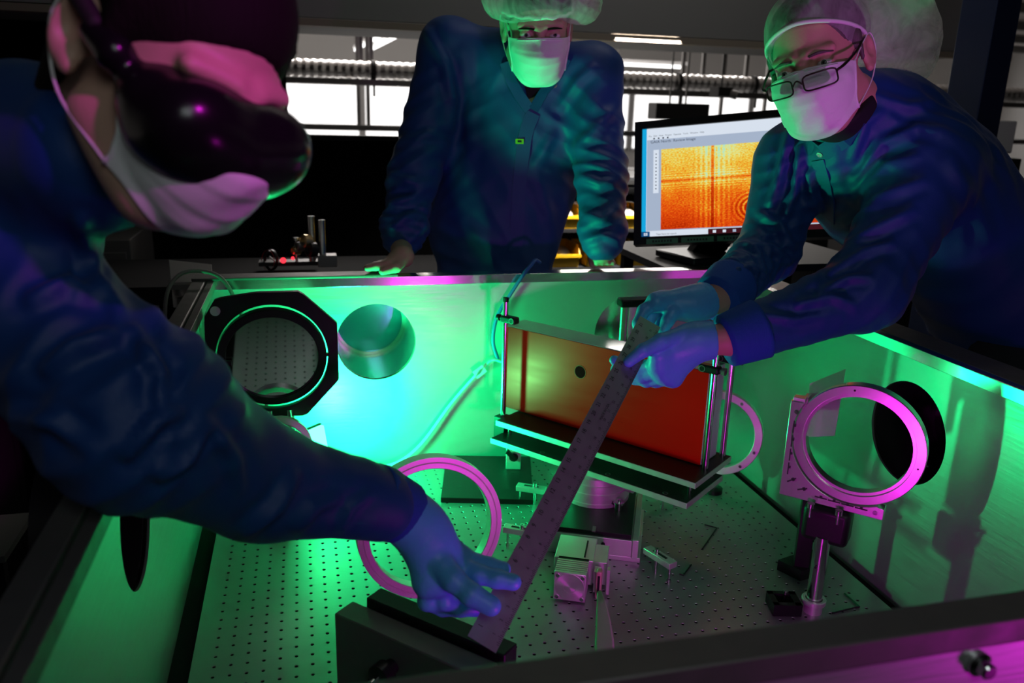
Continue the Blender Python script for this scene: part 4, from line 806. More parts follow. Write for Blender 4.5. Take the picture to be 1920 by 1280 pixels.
class Head:
    flare = .40
    "local axes: x to the person's left, y forward, z up; origin between the ears"
    def __init__(s, c, f, up):
        s.c = np.asarray(c, float); s.f = nrm(f); up = np.asarray(up, float); s.u = nrm(up-s.f*(up@s.f)); s.x = np.cross(s.u, s.f); s.x = -s.x if False else s.x; s.R = np.array([s.x, s.f, s.u])
    def __call__(s, x, y, z): return s.c+s.x*x+s.f*y+s.u*z
    def E(s, S, c, r, k=.02, op='add', R=None): S.ell(s(*c), s.R if R is None else R@s.R, r, k, op)
    def P(s, S, a, b, r1, r2=None, k=.02, op='add'): S.cap(s(*a), s(*b), r1, r2, k, op)
    def skull(s, S):
        s.E(S, (0, -.014, .040), (.075, .096, .082)); s.E(S, (0, .028, -.035), (.062, .066, .078), .03); s.E(S, (0, .062, -.088), (.030, .028, .026), .035)
        for q in (-1, 1):
            s.P(S, (q*.058, .005, -.055), (q*.030, .065, -.095), .016, .016, .03); s.E(S, (q*.040, .068, -.030), (.022, .020, .018), .025); s.P(S, (q*.012, .088, .020), (q*.046, .074, .021), .0085, .008, .012)
        for q in (-1, 1): s.E(S, (q*.033, .100, -.002), (.0195, .022, .0125), .016, 'sub')
        s.P(S, (0, .090, .010), (0, .112, -.030), .0085, .0105, .012); s.E(S, (0, .112, -.034), (.013, .013, .010), .010)
        for q in (-1, 1): s.E(S, (q*.012, .102, -.037), (.009, .010, .007), .008)
        s.E(S, (0, .091, -.066), (.024, .010, .006), .008); s.E(S, (0, .089, -.074), (.021, .010, .007), .006)
        for q in (-1, 1):      # lids around the eyeball, then the slit
            s.E(S, (q*.033, .0765, -.001), (.0152, .0150, .0150), .004); s.E(S, (q*.033, .094, -.0015), (.0128, .016, .0054), .002, 'sub')
            fl = s.flare; Re = np.array([[math.cos(fl), q*math.sin(fl), 0], [-q*math.sin(fl), math.cos(fl), 0], [0, 0, 1]])
            s.E(S, (q*.079, -.018, -.004), (.0075, .018, .031), .006, 'add', Re); s.E(S, (q*.087, -.016, .002), (.006, .0105, .019), .005, 'sub', Re); s.E(S, (q*.0835, -.019, .000), (.0045, .008, .012), .005, 'sub', Re); s.E(S, (q*.079, -.010, -.030), (.006, .008, .008), .006)
    def eyes(s, root, gaze=(0, 0)):
        for q in (-1, 1):
            c = s(q*.033, .0770, -.001); g = nrm(s.f+s.x*gaze[0]+s.u*gaze[1])
            e = MB().ball(c, .0138, n=20, m=14).build('eyeball', 'eye', root, True)
            x, y, z = frame(g); R = np.array([x, y, z]); MB().ball(c+g*.0100, (.0062, .0062, .0043), R, 18, 8).build('iris', 'iris', e, True); MB().ball(c+g*.0128, (.0028, .0028, .0019), R, 12, 6).build('pupil', 'pupil', e, True)
    def brows(s, root, m='hair'):
        for q in (-1, 1): MB().tube([s(q*.015, .0960, .0172), s(q*.032, .0935, .0188), s(q*.050, .0790, .0145)], [.0022, .0026, .0010], 8, 5).build('eyebrow', m, root, True)
    def mask(s, root, low=-.124, S=None, seed=0):
        nu, nv = 45, 29; loc = np.zeros((nv, nu, 3))
        pz = [-.130, -.112, -.095, -.075, -.055, -.036, -.020, -.004]; py = [.066, .100, .114, .123, .130, .133, .119, .108]
        for j in range(nv):
            fr = j/(nv-1); pleat = .0026*((fr*4.2) % 1) if .14 < fr < .80 else 0
            for i in range(nu):
                th = (i/(nu-1)-.5)*math.radians(146); c_ = math.cos(th); sn = abs(math.sin(th)); k = c_**.8
                top = -.001-.010*sn**3+.004*(1-sn)**2; bot = low+.040*sn**2.2; z = top+(bot-top)*fr; p = np.interp(z, pz, py)
                if fr > .86: p -= .16*(fr-.86)*(1-.3*sn)*(.9)
                wd = .0735-.016*fr**2; cr = .0018*math.sin(8*th+9*fr+seed*2)*math.sin(fr*8+seed)*c_
                loc[j, i] = (wd*math.sin(th), .006+(p-.006)*k+pleat*c_+cr, z)
        if S is not None:
            def smp(P):
                q = (np.array([s(*v) for v in P.reshape(-1, 3)])-S.lo)/S.h; q = np.clip(q, 0, S.n-1.001); b = q.astype(int); f = q-b; out = 0
                for c3 in ((0, 0, 0), (0, 0, 1), (0, 1, 0), (0, 1, 1), (1, 0, 0), (1, 0, 1), (1, 1, 0), (1, 1, 1)):
                    w_ = np.prod([f[:, a] if c3[a] else 1-f[:, a] for a in range(3)], 0); out = out+w_*S.d[np.minimum(b[:, 0]+c3[0], S.n[0]-1), np.minimum(b[:, 1]+c3[1], S.n[1]-1), np.minimum(b[:, 2]+c3[2], S.n[2]-1)]
                return out.reshape(P.shape[:2])
            for it in range(5):
                dd = smp(loc); push = np.clip(.0035-dd, 0, .012); dr = loc*[1, 1, 0]-[0, .015, 0]; dr /= np.linalg.norm(dr, axis=2)[..., None]; loc = loc+dr*push[..., None]
                pad = np.pad(loc, ((1, 1), (1, 1), (0, 0)), 'edge'); av = (pad[:-2, 1:-1]+pad[2:, 1:-1]+pad[1:-1, :-2]+pad[1:-1, 2:])/4; m_ = (push > 0)[..., None]; loc = np.where(m_ | (np.pad(push, 1)[:-2, 1:-1] > 0)[..., None], np.maximum(loc, av) if False else .6*loc+.4*av, loc)
            dd = smp(loc); push = np.clip(.002-dd, 0, .012); loc = loc+dr*push[..., None]
        V = [s(*v) for v in loc.reshape(-1, 3)]
        F = [(j*nu+i, j*nu+i+1, (j+1)*nu+i+1, (j+1)*nu+i) for j in range(nv-1) for i in range(nu-1)]
        o = link('face_mask', np.array(V), F, 'mask', root, True); sm = o.modifiers.new('solid', 'SOLIDIFY'); sm.thickness = .0008; sm.offset = 1; sb = o.modifiers.new('sub', 'SUBSURF'); sb.levels = sb.render_levels = 1
        MB().tube([V[i+nu]+s.f*.0012 for i in range(8, nu-8, 4)], .0013, 6, 3).build('nose_wire', 'mask', o, True)
        for q, i in ((1, nu-1), (-1, 0)):
            t_, b_ = V[nu+i], V[(nv-2)*nu+i]; MB().tube([t_, s(q*.0785, .004, .012), s(q*.0850, -.026, .024), s(q*.0870, -.038, .0), s(q*.0830, -.028, -.030), s(q*.076, -.004, -.056), b_], .0013, 6, 5).build('ear_loop', 'loop', o, True)
            MB().tube([V[j*nu+i] for j in range(0, nv, 4)], .0022, 6, 3).build('mask_edge', 'mask', o, True)
        return o
def bbox(pts, m): p = np.array(pts); return p.min(0)-m, p.max(0)+m
def glove(root, wrist, elbow, palm, fingers, name='nitrile_glove', m='glove', cuff=.05, rw=.030, seed=0):
    "palm: knuckle points with radii; fingers: polylines of joints, each with root and tip radius"
    pts = [wrist]+[p for p in palm]+[q for f in fingers for q in f[0]]; d = nrm(np.asarray(elbow)-np.asarray(wrist)); lo, hi = bbox(pts+[wrist+d*cuff], .05)
    S = SDF(lo, hi, .0022)
    for p in palm: S.cap(wrist, p, rw*.80, .0150, .020)
    for a, b in zip(palm[:-1], palm[1:]): S.cap(a, b, .0145, .0145, .014)
    S.cap(wrist+d*.012, wrist-d*.02, rw*.95, rw*.9, .018); S.cap(wrist+d*cuff, wrist, rw*1.02, rw*.93, .010); S.cap(wrist+d*cuff, wrist+d*(cuff-.005), rw*1.12, rw*1.12, .004)
    for pl, r0, r1 in fingers:
        n = len(pl)
        for i in range(n-1): S.cap(pl[i], pl[i+1], r0+(r1-r0)*i/(n-1), r0+(r1-r0)*(i+1)/(n-1), .0055)
    S.cut(wrist+d*(cuff+.001), d)
    wr = [(wrist, d, .014, .0014, .05), (palm[len(palm)//2], d, .020, .0006, .05)]
    for pl, r0, r1 in fingers: wr += [(pl[i], nrm(np.asarray(pl[i+1])-np.asarray(pl[i-1])), .006, .0007, .012) for i in range(1, len(pl)-1)]
    return sculpt(name, S, m, root, wr, .0005, 2)
def legs(root, hip, y):      # trousers and shoes down to the floor
    for q in (-1, 1):
        x = hip[0]+q*.10; MB().tube([(x, hip[1], hip[2]), (x, (hip[1]+y)/2+.01, (hip[2]+FZ)/2), (x, y, FZ+.06)], [.105, .080, .065], 20, 6).build('trouser_leg', 'trousers', root, True)
        MB().ball((x, y-.05, FZ+.048), (.05, .13, .047)).build('shoe', 'shoe', root, True)
def axes(side, up): u = nrm(up); x = nrm(np.asarray(side)-u*(np.asarray(side)@u)); return np.array([x, np.cross(u, x), u])
BK = -FW
def V3(r, u, b): return RT*r+UP*u+BK*b
# ================================================================ person behind the enclosure (middle)
H2 = Head(D(1008, 51, 1.93), V3(.05, -.56, .83), V3(.0, .83, .56))
sR, eR, wR, hR = D(842, 90, 2.06), D(775, 330, 2.06), D(752, 462, 2.03), np.array([.205, 1.895, .475])
sL, eL, wL = D(1112, 138, 2.04), D(1128, 330, 2.01), D(1130, 470, 1.985)
pel, wai, che, upc, nek = D(925, 590, 2.27), D(928, 430, 2.21), D(975, 240, 2.13), D(985, 150, 2.09), H2(0, -.07, -.165)
p2 = thing('person', (pel[0], pel[1], FZ), 'person in dark coat and hair net leaning with both hands on the back rim', 'person')
S = SDF(*bbox([H2(0, 0, .13), H2(.1, .12, 0), H2(-.1, 0, 0), sR, eR, wR, hR, sL, eL, wL, pel, D(640, 500, 2.0)], .15), .0036)
SB2 = S; H2.skull(S); S.cap(H2(0, -.03, -.05), nek, .055, .062, .02).cap(nek, upc, .07, .10, .03)
A = axes(sL-sR, upc-pel)
S.ell(che, A, (.17, .11, .17), .04).ell(wai, A, (.16, .105, .17), .04).ell(pel, A, (.17, .11, .12), .04).cap(sR, sL, .05, .05, .04)
for a, b, c_ in ((sR, eR, wR), (sL, eL, wL)): S.cap(a, b, .047, .038, .02).cap(b, c_, .038, .027, .02)
hd = nrm(D(668, 505, 1.93)-D(752, 490, 1.98))        # bare right hand flat on the rim, fingers curled over its edge
wr = np.array([.222, 1.915, .510]); S.cap(wR, wr, .027, .025, .01)
kn = [np.array([.182+.003*i, 1.868+.019*i, .499-.002*i]) for i in range(4)]
for i, k_ in enumerate(kn):
    S.cap(wr, k_, .020, .013, .012)
    L = (.030, .034, .032, .025)[i]; q1 = k_+np.array([-L*.9, -.004, -.003]); q2 = q1+np.array([-.020, -.004, -.003]); S.cap(k_, q1, .0105, .0092, .006).cap(q1, q2, .0090, .0075, .006)
S.cap(wr+[0, -.012, -.004], np.array([.200, 1.856, .494]), .015, .0115, .01).cap(np.array([.200, 1.856, .494]), np.array([.168, 1.848, .487]), .0105, .0085, .006)
wl2 = np.array([.715, 1.930, .502]); S.cap(wL, wl2, .027, .025, .01)
for i in range(4): S.cap(wl2, wl2+np.array([-.02+.014*i, -.030, -.008]), .017, .010, .008).cap(wl2+np.array([-.02+.014*i, -.030, -.008]), wl2+np.array([-.02+.014*i, -.055, -.010]), .010, .0078, .005)
S.cap(wl2, wl2+np.array([-.022, -.035, -.018]), .014, .009, .008)
sculpt('body', S, 'skin', p2, None, sm=1)
H2.eyes(p2, (.02, .36)); H2.brows(p2); H2.mask(p2, S=SB2)
S = SDF(*bbox([H2(0, -.02, .05)], .15), .004); H2.E(S, (0, -.018, .046), (.080, .101, .084)); H2.E(S, (0, .085, -.01), (.100, .066, .064), .01, 'sub'); H2.E(S, (0, .05, -.10), (.2, .2, .085), .01, 'sub'); sculpt('hair', S, 'hair', p2, [], .0012)
S = SDF(*bbox([H2(0, -.03, .08)], .23), .0042); H2.E(S, (0, -.022, .085), (.112, .118, .062), .03); H2.E(S, (0, .03, .062), (.098, .075, .040), .03); H2.E(S, (.088, .0, .058), (.062, .08, .052), .03); H2.E(S, (-.075, .0, .062), (.060, .08, .046), .03)
H2.E(S, (0, .03, -.042), (.2, .2, .062), .012, 'sub')
sculpt('hair_net', S, 'tulle', p2, [(H2(0, .08, .06), H2.x, .022, .0045, .12), (H2(.1, 0, .05), H2.x*.6+H2.u, .026, .006, .10), (H2(-.09, 0, .06), H2.x*.7-H2.u*.6, .030, .006, .10)], .005)
MB().tube([H2(.078*math.sin(a)*1.05, -.012+.103*math.cos(a), .036+.004*math.cos(a)+.002*math.sin(14*a)) for a in np.linspace(0, 2*math.pi, 40)], .0042, 8, 2).build('net_band', 'loop', p2, True)
S = SDF(*bbox([sR, eR, wR, sL, eL, wL, pel, nek], .17), .0052)
S.cap(nek+[0, .0, .0], upc, .078, .115, .03).ell(che, A, (.198, .128, .19), .05).ell((che+wai)/2, A, (.188, .128, .18), .05).ell(wai, A, (.182, .124, .18), .04).ell(pel, A, (.190, .125, .20), .04).cap(sR, sL, .062, .062, .05)
for a, b, c_ in ((sR, eR, wR), (sL, eL, wL)): S.cap(a, b, .072, .062, .04).cap(b, c_+(b-c_)*.14, .062, .054, .03).ell(b+(c_-b)*.72, axes((1, 0, 0), b-c_), (.064, .060, .035), .02)
fr = nrm(np.cross(sL-sR, upc-pel)); fr = fr if fr[1] < 0 else -fr
vt = D(1004, 140, 1.955); vb = D(997, 200, 2.015)
S.cap(vt, vb, .050, .006, .006, 'sub')
cs = [(eR, nrm(wR-eR)*.7+RT*.5, .050, .012, .13), (sR+(eR-sR)*.35, nrm(eR-sR)+RT*.8, .075, .010, .16), (eR+(wR-eR)*.75, wR-eR, .030, .010, .07), (eL, nrm(wL-eL)-RT*.5, .050, .012, .13), (eL+(wL-eL)*.75, wL-eL, .030, .010, .07), (sL+(eL-sL)*.3, nrm(eL-sL)-RT*.9, .07, .010, .16), (wai, RT*.9+UP*.45, .085, .010, .24), (che, RT*.95-UP*.2, .10, .007, .2)]
coat = sculpt('coat', S, 'navy', p2, cs, .0022, 1, [([(800, 60), (835, 120), (850, 190), (845, 260)], 9, .008), ([(745, 270), (800, 250), (850, 270)], 8, .006), ([(735, 330), (780, 345), (815, 335)], 9, .010), ([(725, 385), (770, 372), (812, 345)], 8, .010), ([(730, 430), (765, 405), (790, 400)], 7, .008), ([(765, 455), (795, 425), (800, 380)], 7, .007), ([(1075, 280), (1110, 250), (1165, 190)], 10, .008), ([(1090, 330), (1125, 345), (1168, 335)], 9, .008), ([(1092, 400), (1130, 412), (1166, 385)], 9, .008), ([(1096, 450), (1130, 440), (1165, 452)], 7, .009), ([(870, 100), (885, 180), (880, 280), (860, 380)], 12, .007), ([(1050, 200), (1085, 150), (1120, 120)], 9, .008), ([(1010, 330), (1030, 400), (1035, 480)], 12, .006), ([(840, 400), (890, 440), (940, 455)], 11, .006), ([(800, 460), (850, 480), (900, 500)], 9, .006), ([(1040, 250), (1015, 290), (995, 320)], 9, .006)])
for a, b in ((wR+(eR-wR)*.20, wR+hd*.0+np.array([.0, -.004, -.002])), (wL+(eL-wL)*.2, wL+nrm(wl2-wL)*.02)): MB().tube([a, (a+b)/2, b], [.046, .041, .037], 28, 5).build('cuff', 'cuff', coat, True)
S = SDF(*bbox([vt, vb, upc], .12), .005); S.cap(nek, upc+(che-upc)*.5, .080, .106, .02); S.cap(upc, che, .107, .09, .02); sculpt('shirt', S, 'shirt', p2)
def on(px, py, d0, d1, S_=None): return None
def hit(o, px, py):       # where the line of sight through px, py meets a mesh object (world coordinates)
    w_ = o; og = origin_of(o); d = D(px, py, 1)-CAM; ok, loc, n, i = o.ray_cast(Vector(CAM-og), Vector(d)); return (np.array(loc)+og, np.array(n)) if ok else (None, None)
bpy.context.view_layer.update()
def placket(o, root, pts, w_, name='placket', m='navy', lift=.003):
    P = []; Ns = []
    for q in pts:
        h, n = hit(o, *q)
        if h is not None: P.append(h+n*lift); Ns.append(n)
    b = MB(); v = []; 
    for i, p in enumerate(P):
        t_ = nrm(P[min(i+1, len(P)-1)]-P[max(i-1, 0)]); s_ = nrm(np.cross(t_, Ns[i])); v += [p-s_*w_/2-Ns[i]*.004, p-s_*w_/2, p+s_*w_/2, p+s_*w_/2-Ns[i]*.004]
    f = [(4*i+k, 4*i+k+1, 4*i+k+5, 4*i+k+4) for i in range(len(P)-1) for k in range(3)]
    return link(name, np.array(v), f, m, root)
def button(o, root, px, py, r, m, name='snap'):
    h, n = hit(o, px, py)
    if h is not None: MB().lathe(h-n*.0005, n, [(r, 0), (r, .002), (r*.6, .0022), (r*.55, .0012), (.0001, .0012)], 16).build(name, m, root)
placket(coat, coat, [(1000, 212), (990, 235), (983, 262), (978, 300), (973, 350), (970, 410), (966, 470)], .034)
h, n = hit(coat, 974, 265)
if h is not None:
    q = MB(); xx = nrm(np.cross([0, 0, 1], n)); q.box(h+n*.005, (.020, .012, .0012), np.array([xx, np.cross(n, xx), n])); tg = q.build('zip_tag', 'yellowtag', coat)
    q = MB(); q.box(h+n*.0058, (.010, .005, .0004), np.array([xx, np.cross(n, xx), n])); q.build('tag_print', 'ink', tg)
button(coat, coat, 1040, 160, .006, 'rail'); button(coat, coat, 1052, 142, .005, 'rail')
for pts in ([(948, 118), (958, 150), (975, 180), (992, 205)], [(1062, 112), (1046, 140), (1022, 172), (1000, 205)]): placket(coat, coat, pts, .026, 'collar', 'navy', .006)
legs(p2, (pel[0], pel[1]+.02, pel[2]), pel[1]+.03)
# ================================================================ person on the right
H3 = Head(D(1534, 120, 1.43), V3(-.56, -.36, .75), V3(-.30, .92, .22))
s3L, e3L, w3L = D(1745, 315, 1.50), D(1622, 545, 1.42), D(1375, 634, 1.405)
s3R, e3R, w3R = D(1490, 300, 1.66), D(1440, 470, 1.66), D(1345, 558, 1.52)
pe3, wa3, ch3, uc3, ne3 = D(2080, 640, 1.80), D(1880, 500, 1.72), D(1690, 350, 1.66), D(1640, 265, 1.60), D(1600, 215, 1.54)
p3 = thing('person', (1.50, 1.30, FZ), 'person in a blue coat, spectacles and bagging hair net, reaching over with a ruler', 'person')
Wn, Wf = D(1306, 640, 1.402), D(1306, 568, 1.497)
S = SDF(*bbox([H3(0, 0, .13), H3(.1, .12, 0), H3(-.1, .1, -.1), s3L, e3L, w3L, s3R, e3R, w3R, Wn, wa3, D(1960, 560, 1.75)], .13), .0034)
SB3 = S; H3.skull(S); S.cap(H3(0, -.03, -.05), ne3, .054, .062, .02).cap(ne3, uc3, .07, .09, .03)
A3 = axes(s3R-s3L, uc3-wa3)
S.ell(ch3, A3, (.16, .10, .17), .04).ell(wa3, A3, (.15, .11, .17), .04).cap(s3L, s3R, .05, .05, .04)
for a, b, c_, d_ in ((s3L, e3L, w3L, Wn), (s3R, e3R, w3R, Wf)): S.cap(a, b, .046, .038, .02).cap(b, c_, .038, .029, .02).cap(c_, d_, .029, .024, .01).cap(d_, d_+nrm(d_-c_)*.03, .023, .020, .01)
sculpt('body', S, 'skin2', p3, None, sm=1)
H3.eyes(p3, (.10, .18)); H3.brows(p3, 'hairg'); H3.mask(p3, S=SB3, seed=2)
S = SDF(*bbox([H3(0, -.02, .05)], .16), .004); H3.E(S, (0, -.018, .044), (.0795, .101, .084)); H3.E(S, (0, .085, .005), (.074, .058, .070), .01, 'sub'); H3.E(S, (0, .05, -.105), (.2, .2, .085), .01, 'sub')
for q in (-1, 1): H3.P(S, (q*.074, .012, .03), (q*.076, .012, -.012), .009, .004, .008)
sculpt('hair', S, 'hairg', p3, [(H3(.08, .01, .01), H3.f, .008, .003, .05)], .0015)
S = SDF(*bbox([H3(0, -.03, .06), H3(.0, -.2, .0), D(1745, 130, 1.55)], .13), .0045)
H3.E(S, (0, -.022, .052), (.085, .108, .086), .02); bg = D(1668, 62, 1.58); S.cap(H3(.0, -.09, .06), bg, .070, .083, .03); S.cap(bg, D(1692, 100, 1.58), .080, .066, .03)
H3.E(S, (0, .10, -.015), (.11, .085, .090), .006, 'sub'); H3.E(S, (0, .02, -.115), (.12, .12, .100), .006, 'sub')
sculpt('hair_net', S, 'tulle', p3, [(H3(.0, .05, .09), H3.x*.6+H3.f*.5, .026, .0025, .10), (bg, UP*.8+RT*.4, .034, .008, .11), (H3(.05, -.07, .03), H3.f*.7+H3.u*.7, .020, .006, .06)], .0042)
bandp = []
for a in np.linspace(-2.1, 2.1, 36):
    zz_ = .074-.075*(abs(a)/2.1)**1.6; bandp.append(H3(.0805*math.sin(a), -.014+.100*math.cos(a), zz_))
MB().tube(bandp, .0036, 8, 2).build('net_band', 'loop', p3, True)
# spectacles
sp = None
def lensframe(q):
    o = []
    for a in np.linspace(0, 2*math.pi, 28, endpoint=False):
        c_, s_ = math.cos(a), math.sin(a); k = (abs(c_)**5+abs(s_)**5)**(-1/5); x = q*.0335+.0245*c_*k; z = -.016+.0125*s_*k; o.append(H3(x, .137-.10*(abs(x)/.07)**2.2*.32, z-.006))
    return o
bt = MB(); L1 = lensframe(1); L2 = lensframe(-1)
bt.tube(L1+[L1[0], L1[1]], .0014, 8, 2); bt.tube(L2+[L2[0], L2[1]], .0014, 8, 2); bt.tube([L1[14], H3(0, .139, -.014), L2[0]], .0014, 8, 5)
sp = bt.build('spectacles', 'spec', p3, True)
for q, L in ((1, L1[2]), (-1, L2[12])): MB().tube([L, H3(q*.069, .100, -.010), H3(q*.0775, .045, .004), H3(q*.080, -.010, .020), H3(q*.078, -.035, .004)], [.0022, .0026, .0022, .0018, .0016], 8, 5).build('temple', 'spec', sp, True)
for L in (L1, L2): b = MB(); b.add(np.array(L), [tuple(range(len(L)))]); b.build('spectacle_lens', 'clear', sp, True)
S = SDF(*bbox([s3L, e3L, w3L, s3R, e3R, w3R, ch3, ne3, D(1960, 560, 1.75)], .20), .0052)
wb = D(1895, 545, 1.74)
S.cap(ne3, uc3, .076, .105, .03).ell(ch3, A3, (.19, .135, .20), .05).cap(uc3, wb, .135, .165, .05).cap(wb, D(2030, 690, 1.80), .165, .17, .05).cap(s3L, s3R, .066, .066, .05).cap(ne3+UP*.012, ne3-UP*.03, .072, .080, .01)
S.cap(s3L, e3L, .082, .068, .045).cap(e3L, w3L+(e3L-w3L)*.12, .067, .047, .03).cap(s3R, e3R, .074, .060, .04).cap(e3R, w3R+(e3R-w3R)*.12, .058, .046, .03)
cl = H3(0, .055, -.118); S.cap(cl+UP*.02, cl-UP*.055+BK*.03, .048, .012, .008, 'sub')
S.cut(np.array([1.066, 0, .40]), nrm((0, 0, -1.))) if False else None
cs = [(e3L, nrm(w3L-e3L)*.6+UP*.6, .050, .014, .15), (s3L+(e3L-s3L)*.45, nrm(e3L-s3L)*.9-RT*.5, .070, .014, .17), (e3L+(w3L-e3L)*.6, nrm(w3L-e3L)+UP*.3, .040, .010, .10), (s3R+(e3R-s3R)*.6, nrm(e3R-s3R)+RT*.5, .042, .014, .15), (e3R+(w3R-e3R)*.5, nrm(w3R-e3R)*.8+UP*.5, .036, .012, .12), (ch3, RT*.9+UP*.3, .075, .010, .20), (s3L+UP*.02, RT*.5+UP*.8, .055, .009, .12), (wb, RT*.7-UP*.6, .10, .010, .25)]
coat3 = sculpt('coat', S, 'navy', p3, cs, .0022, 1, [([(1605, 340), (1650, 270), (1720, 240), (1770, 250)], 10, .008), ([(1600, 380), (1660, 310), (1730, 290)], 9, .008), ([(1590, 420), (1650, 370), (1740, 335)], 10, .010), ([(1570, 470), (1640, 430), (1720, 390)], 10, .010), ([(1560, 510), (1620, 470), (1680, 455)], 9, .010), ([(1540, 545), (1590, 520), (1640, 520)], 8, .008), ([(1500, 570), (1560, 555), (1610, 575)], 9, .008), ([(1430, 590), (1490, 600), (1540, 590)], 8, .006), ([(1480, 250), (1462, 330), (1440, 400)], 8, .009), ([(1500, 280), (1490, 360), (1462, 430)], 8, .010), ([(1515, 330), (1530, 400), (1520, 440)], 9, .008), ([(1425, 400), (1460, 420), (1490, 470)], 8, .010), ([(1405, 460), (1450, 465), (1490, 500)], 7, .009), ([(1370, 510), (1410, 500), (1450, 530)], 7, .008), ([(1640, 180), (1700, 200), (1760, 190)], 10, .006), ([(1600, 300), (1620, 230), (1660, 200)], 9, .007), ([(1780, 300), (1830, 380), (1860, 460)], 14, .006)])
for a, b in ((w3L+(e3L-w3L)*.20, w3L-nrm(e3L-w3L)*.015), (w3R+(e3R-w3R)*.26, w3R-nrm(e3R-w3R)*.008)): MB().tube([a, (a+b)/2, b], [.053, .050, .046], 28, 5).build('cuff', 'cuff', coat3, True)
bpy.context.view_layer.update()
button(coat3, coat3, 1537, 290, .006, 'alu'); placket(coat3, coat3, [(1534, 300), (1545, 335), (1553, 372), (1556, 412), (1552, 450)], .028)
placket(coat3, coat3, [(1505, 262), (1520, 276), (1545, 284), (1580, 262), (1610, 225)], .034, 'collar', 'navy', .004)
S = SDF(*bbox([ne3, uc3, cl], .12), .005); S.cap(ne3, uc3, .066, .088, .02); S.cap(H3(0, -.02, -.08), ne3, .057, .064, .02); S.cut(H3(0, .01, -.105), nrm(H3.u+H3.f*.4)); sculpt('shirt', S, 'shirt', p3)
glove(p3, Wn, w3L, [D(1236, 664, 1.388), D(1236, 684, 1.402), D(1246, 700, 1.415), D(1262, 708, 1.425)], [
    ([D(1282, 626, 1.392), D(1240, 640, 1.372), D(1206, 657, 1.362), D(1179, 678, 1.362)], .0150, .0098),
    ([D(1236, 678, 1.404), D(1200, 690, 1.436), D(1174, 686, 1.446), D(1152, 675, 1.444)], .0125, .0092),
    ([D(1240, 694, 1.410), D(1203, 706, 1.440), D(1177, 702, 1.452), D(1154, 692, 1.452)], .0125, .0092),
    ([D(1250, 706, 1.420), D(1212, 714, 1.450), D(1190, 710, 1.465), D(1168, 700, 1.468)], .0120, .0090),
    ([D(1264, 710, 1.430), D(1230, 716, 1.455), D(1206, 713, 1.470)], .0110, .0085)], rw=.0300, cuff=.028)
glove(p3, Wf, w3R, [D(1230, 566, 1.468), D(1240, 566, 1.485), D(1252, 570, 1.50), D(1264, 578, 1.51)], [
    ([D(1284, 582, 1.482), D(1260, 586, 1.468), D(1251, 602, 1.464), D(1243, 620, 1.462)], .0150, .0100),
    ([D(1230, 566, 1.470), D(1207, 582, 1.468), D(1197, 606, 1.462), D(1199, 630, 1.458)], .0125, .0095),
    ([D(1240, 566, 1.485), D(1222, 590, 1.490), D(1214, 612, 1.485), D(1216, 630, 1.475)], .0120, .0092),
    ([D(1252, 570, 1.50), D(1240, 596, 1.505), D(1232, 616, 1.500)], .0115, .0090),
    ([D(1264, 578, 1.51), D(1256, 600, 1.512), D(1248, 616, 1.508)], .0105, .0085)], rw=.0300, cuff=.024)
legs(p3, (1.52, 1.30, pe3[2]+.03), 1.32)
MB().tube([D(1900, 545, 1.74), D(2000, 640, 1.78), np.array((1.52, 1.30, pe3[2]))], [.15, .15, .16], 24, 5).build('coat_tail', 'navy', p3, True)
# ================================================================ person on the left, close to the camera
H1 = Head(D(462, 228, .64)-nrm(V3(.72, -.56, .41))*.10, V3(.72, -.56, .41), V3(.50, .78, .25))
s1, e1, w1 = D(-85, 455, .81), D(258, 780, .772), D(745, 955, 1.03)
ne1, uc1, wb1 = D(70, 290, .80), D(-110, 420, .90), D(-420, 700, 1.0); W1 = D(783, 985, 1.040); s1b = D(0, 330, 1.06)
p1 = thing('person', (-.62, .95, FZ), 'person with dark goggles and mask bending in from the left, holding the near ruler end', 'person')
S = SDF(*bbox([H1(0, 0, .13), H1(.1, .12, 0), H1(-.1, .1, -.1), s1, e1, w1, W1, ne1, uc1], .12), .0034)
SB1 = S; H1.flare = .75; H1.skull(S); S.cap(H1(0, -.03, -.05), ne1, .054, .060, .02).cap(ne1, uc1, .065, .09, .03).cap(uc1, wb1, .11, .13, .04).cap(s1, uc1, .05, .08, .03)
m1 = D(480, 902, .905); S.cap(s1, e1, .044, .038, .02).cap(e1, m1, .038, .032, .02).cap(m1, w1, .032, .028, .02).cap(w1, W1, .028, .025, .01).cap(W1, W1+nrm(W1-w1)*.03, .024, .020, .01)
sculpt('body', S, 'skin', p1, None, sm=1)
H1.eyes(p1); H1.mask(p1, -.114, S=SB1, seed=1)
S = SDF(*bbox([H1(0, -.03, .03)], .17), .004); H1.E(S, (0, -.020, .046), (.083, .104, .087)); H1.P(S, (0, -.070, .0), (0, -.072, -.075), .062, .052, .03)
for q in (-1, 1): H1.P(S, (q*.073, .022, .055), (q*.075, .014, .0), .012, .007, .012)
H1.E(S, (0, .098, -.012), (.080, .070, .058), .006, 'sub'); H1.E(S, (0, .06, -.12), (.2, .12, .115), .01, 'sub')
for q in (-1, 1): H1.E(S, (q*.086, -.018, -.004), (.020, .026, .036), .004, 'sub')
sculpt('hair', S, 'hair', p1, [(H1(.07, .02, .06), H1.f, .010, .003, .09)], .0018)
S = SDF(*bbox([H1(0, .09, 0)], .13), .003); H1.E(S, (0, .066, -.018), (.079, .062, .040), .01); H1.E(S, (0, .076, -.040), (.068, .050, .036), .02); H1.E(S, (0, .096, -.026), (.030, .030, .026), .012)
for q in (-1, 1): H1.E(S, (q*.038, .098, -.018), (.037, .028, .034), .014); H1.P(S, (q*.074, .030, .0), (q*.079, .004, .004), .015, .010, .01)
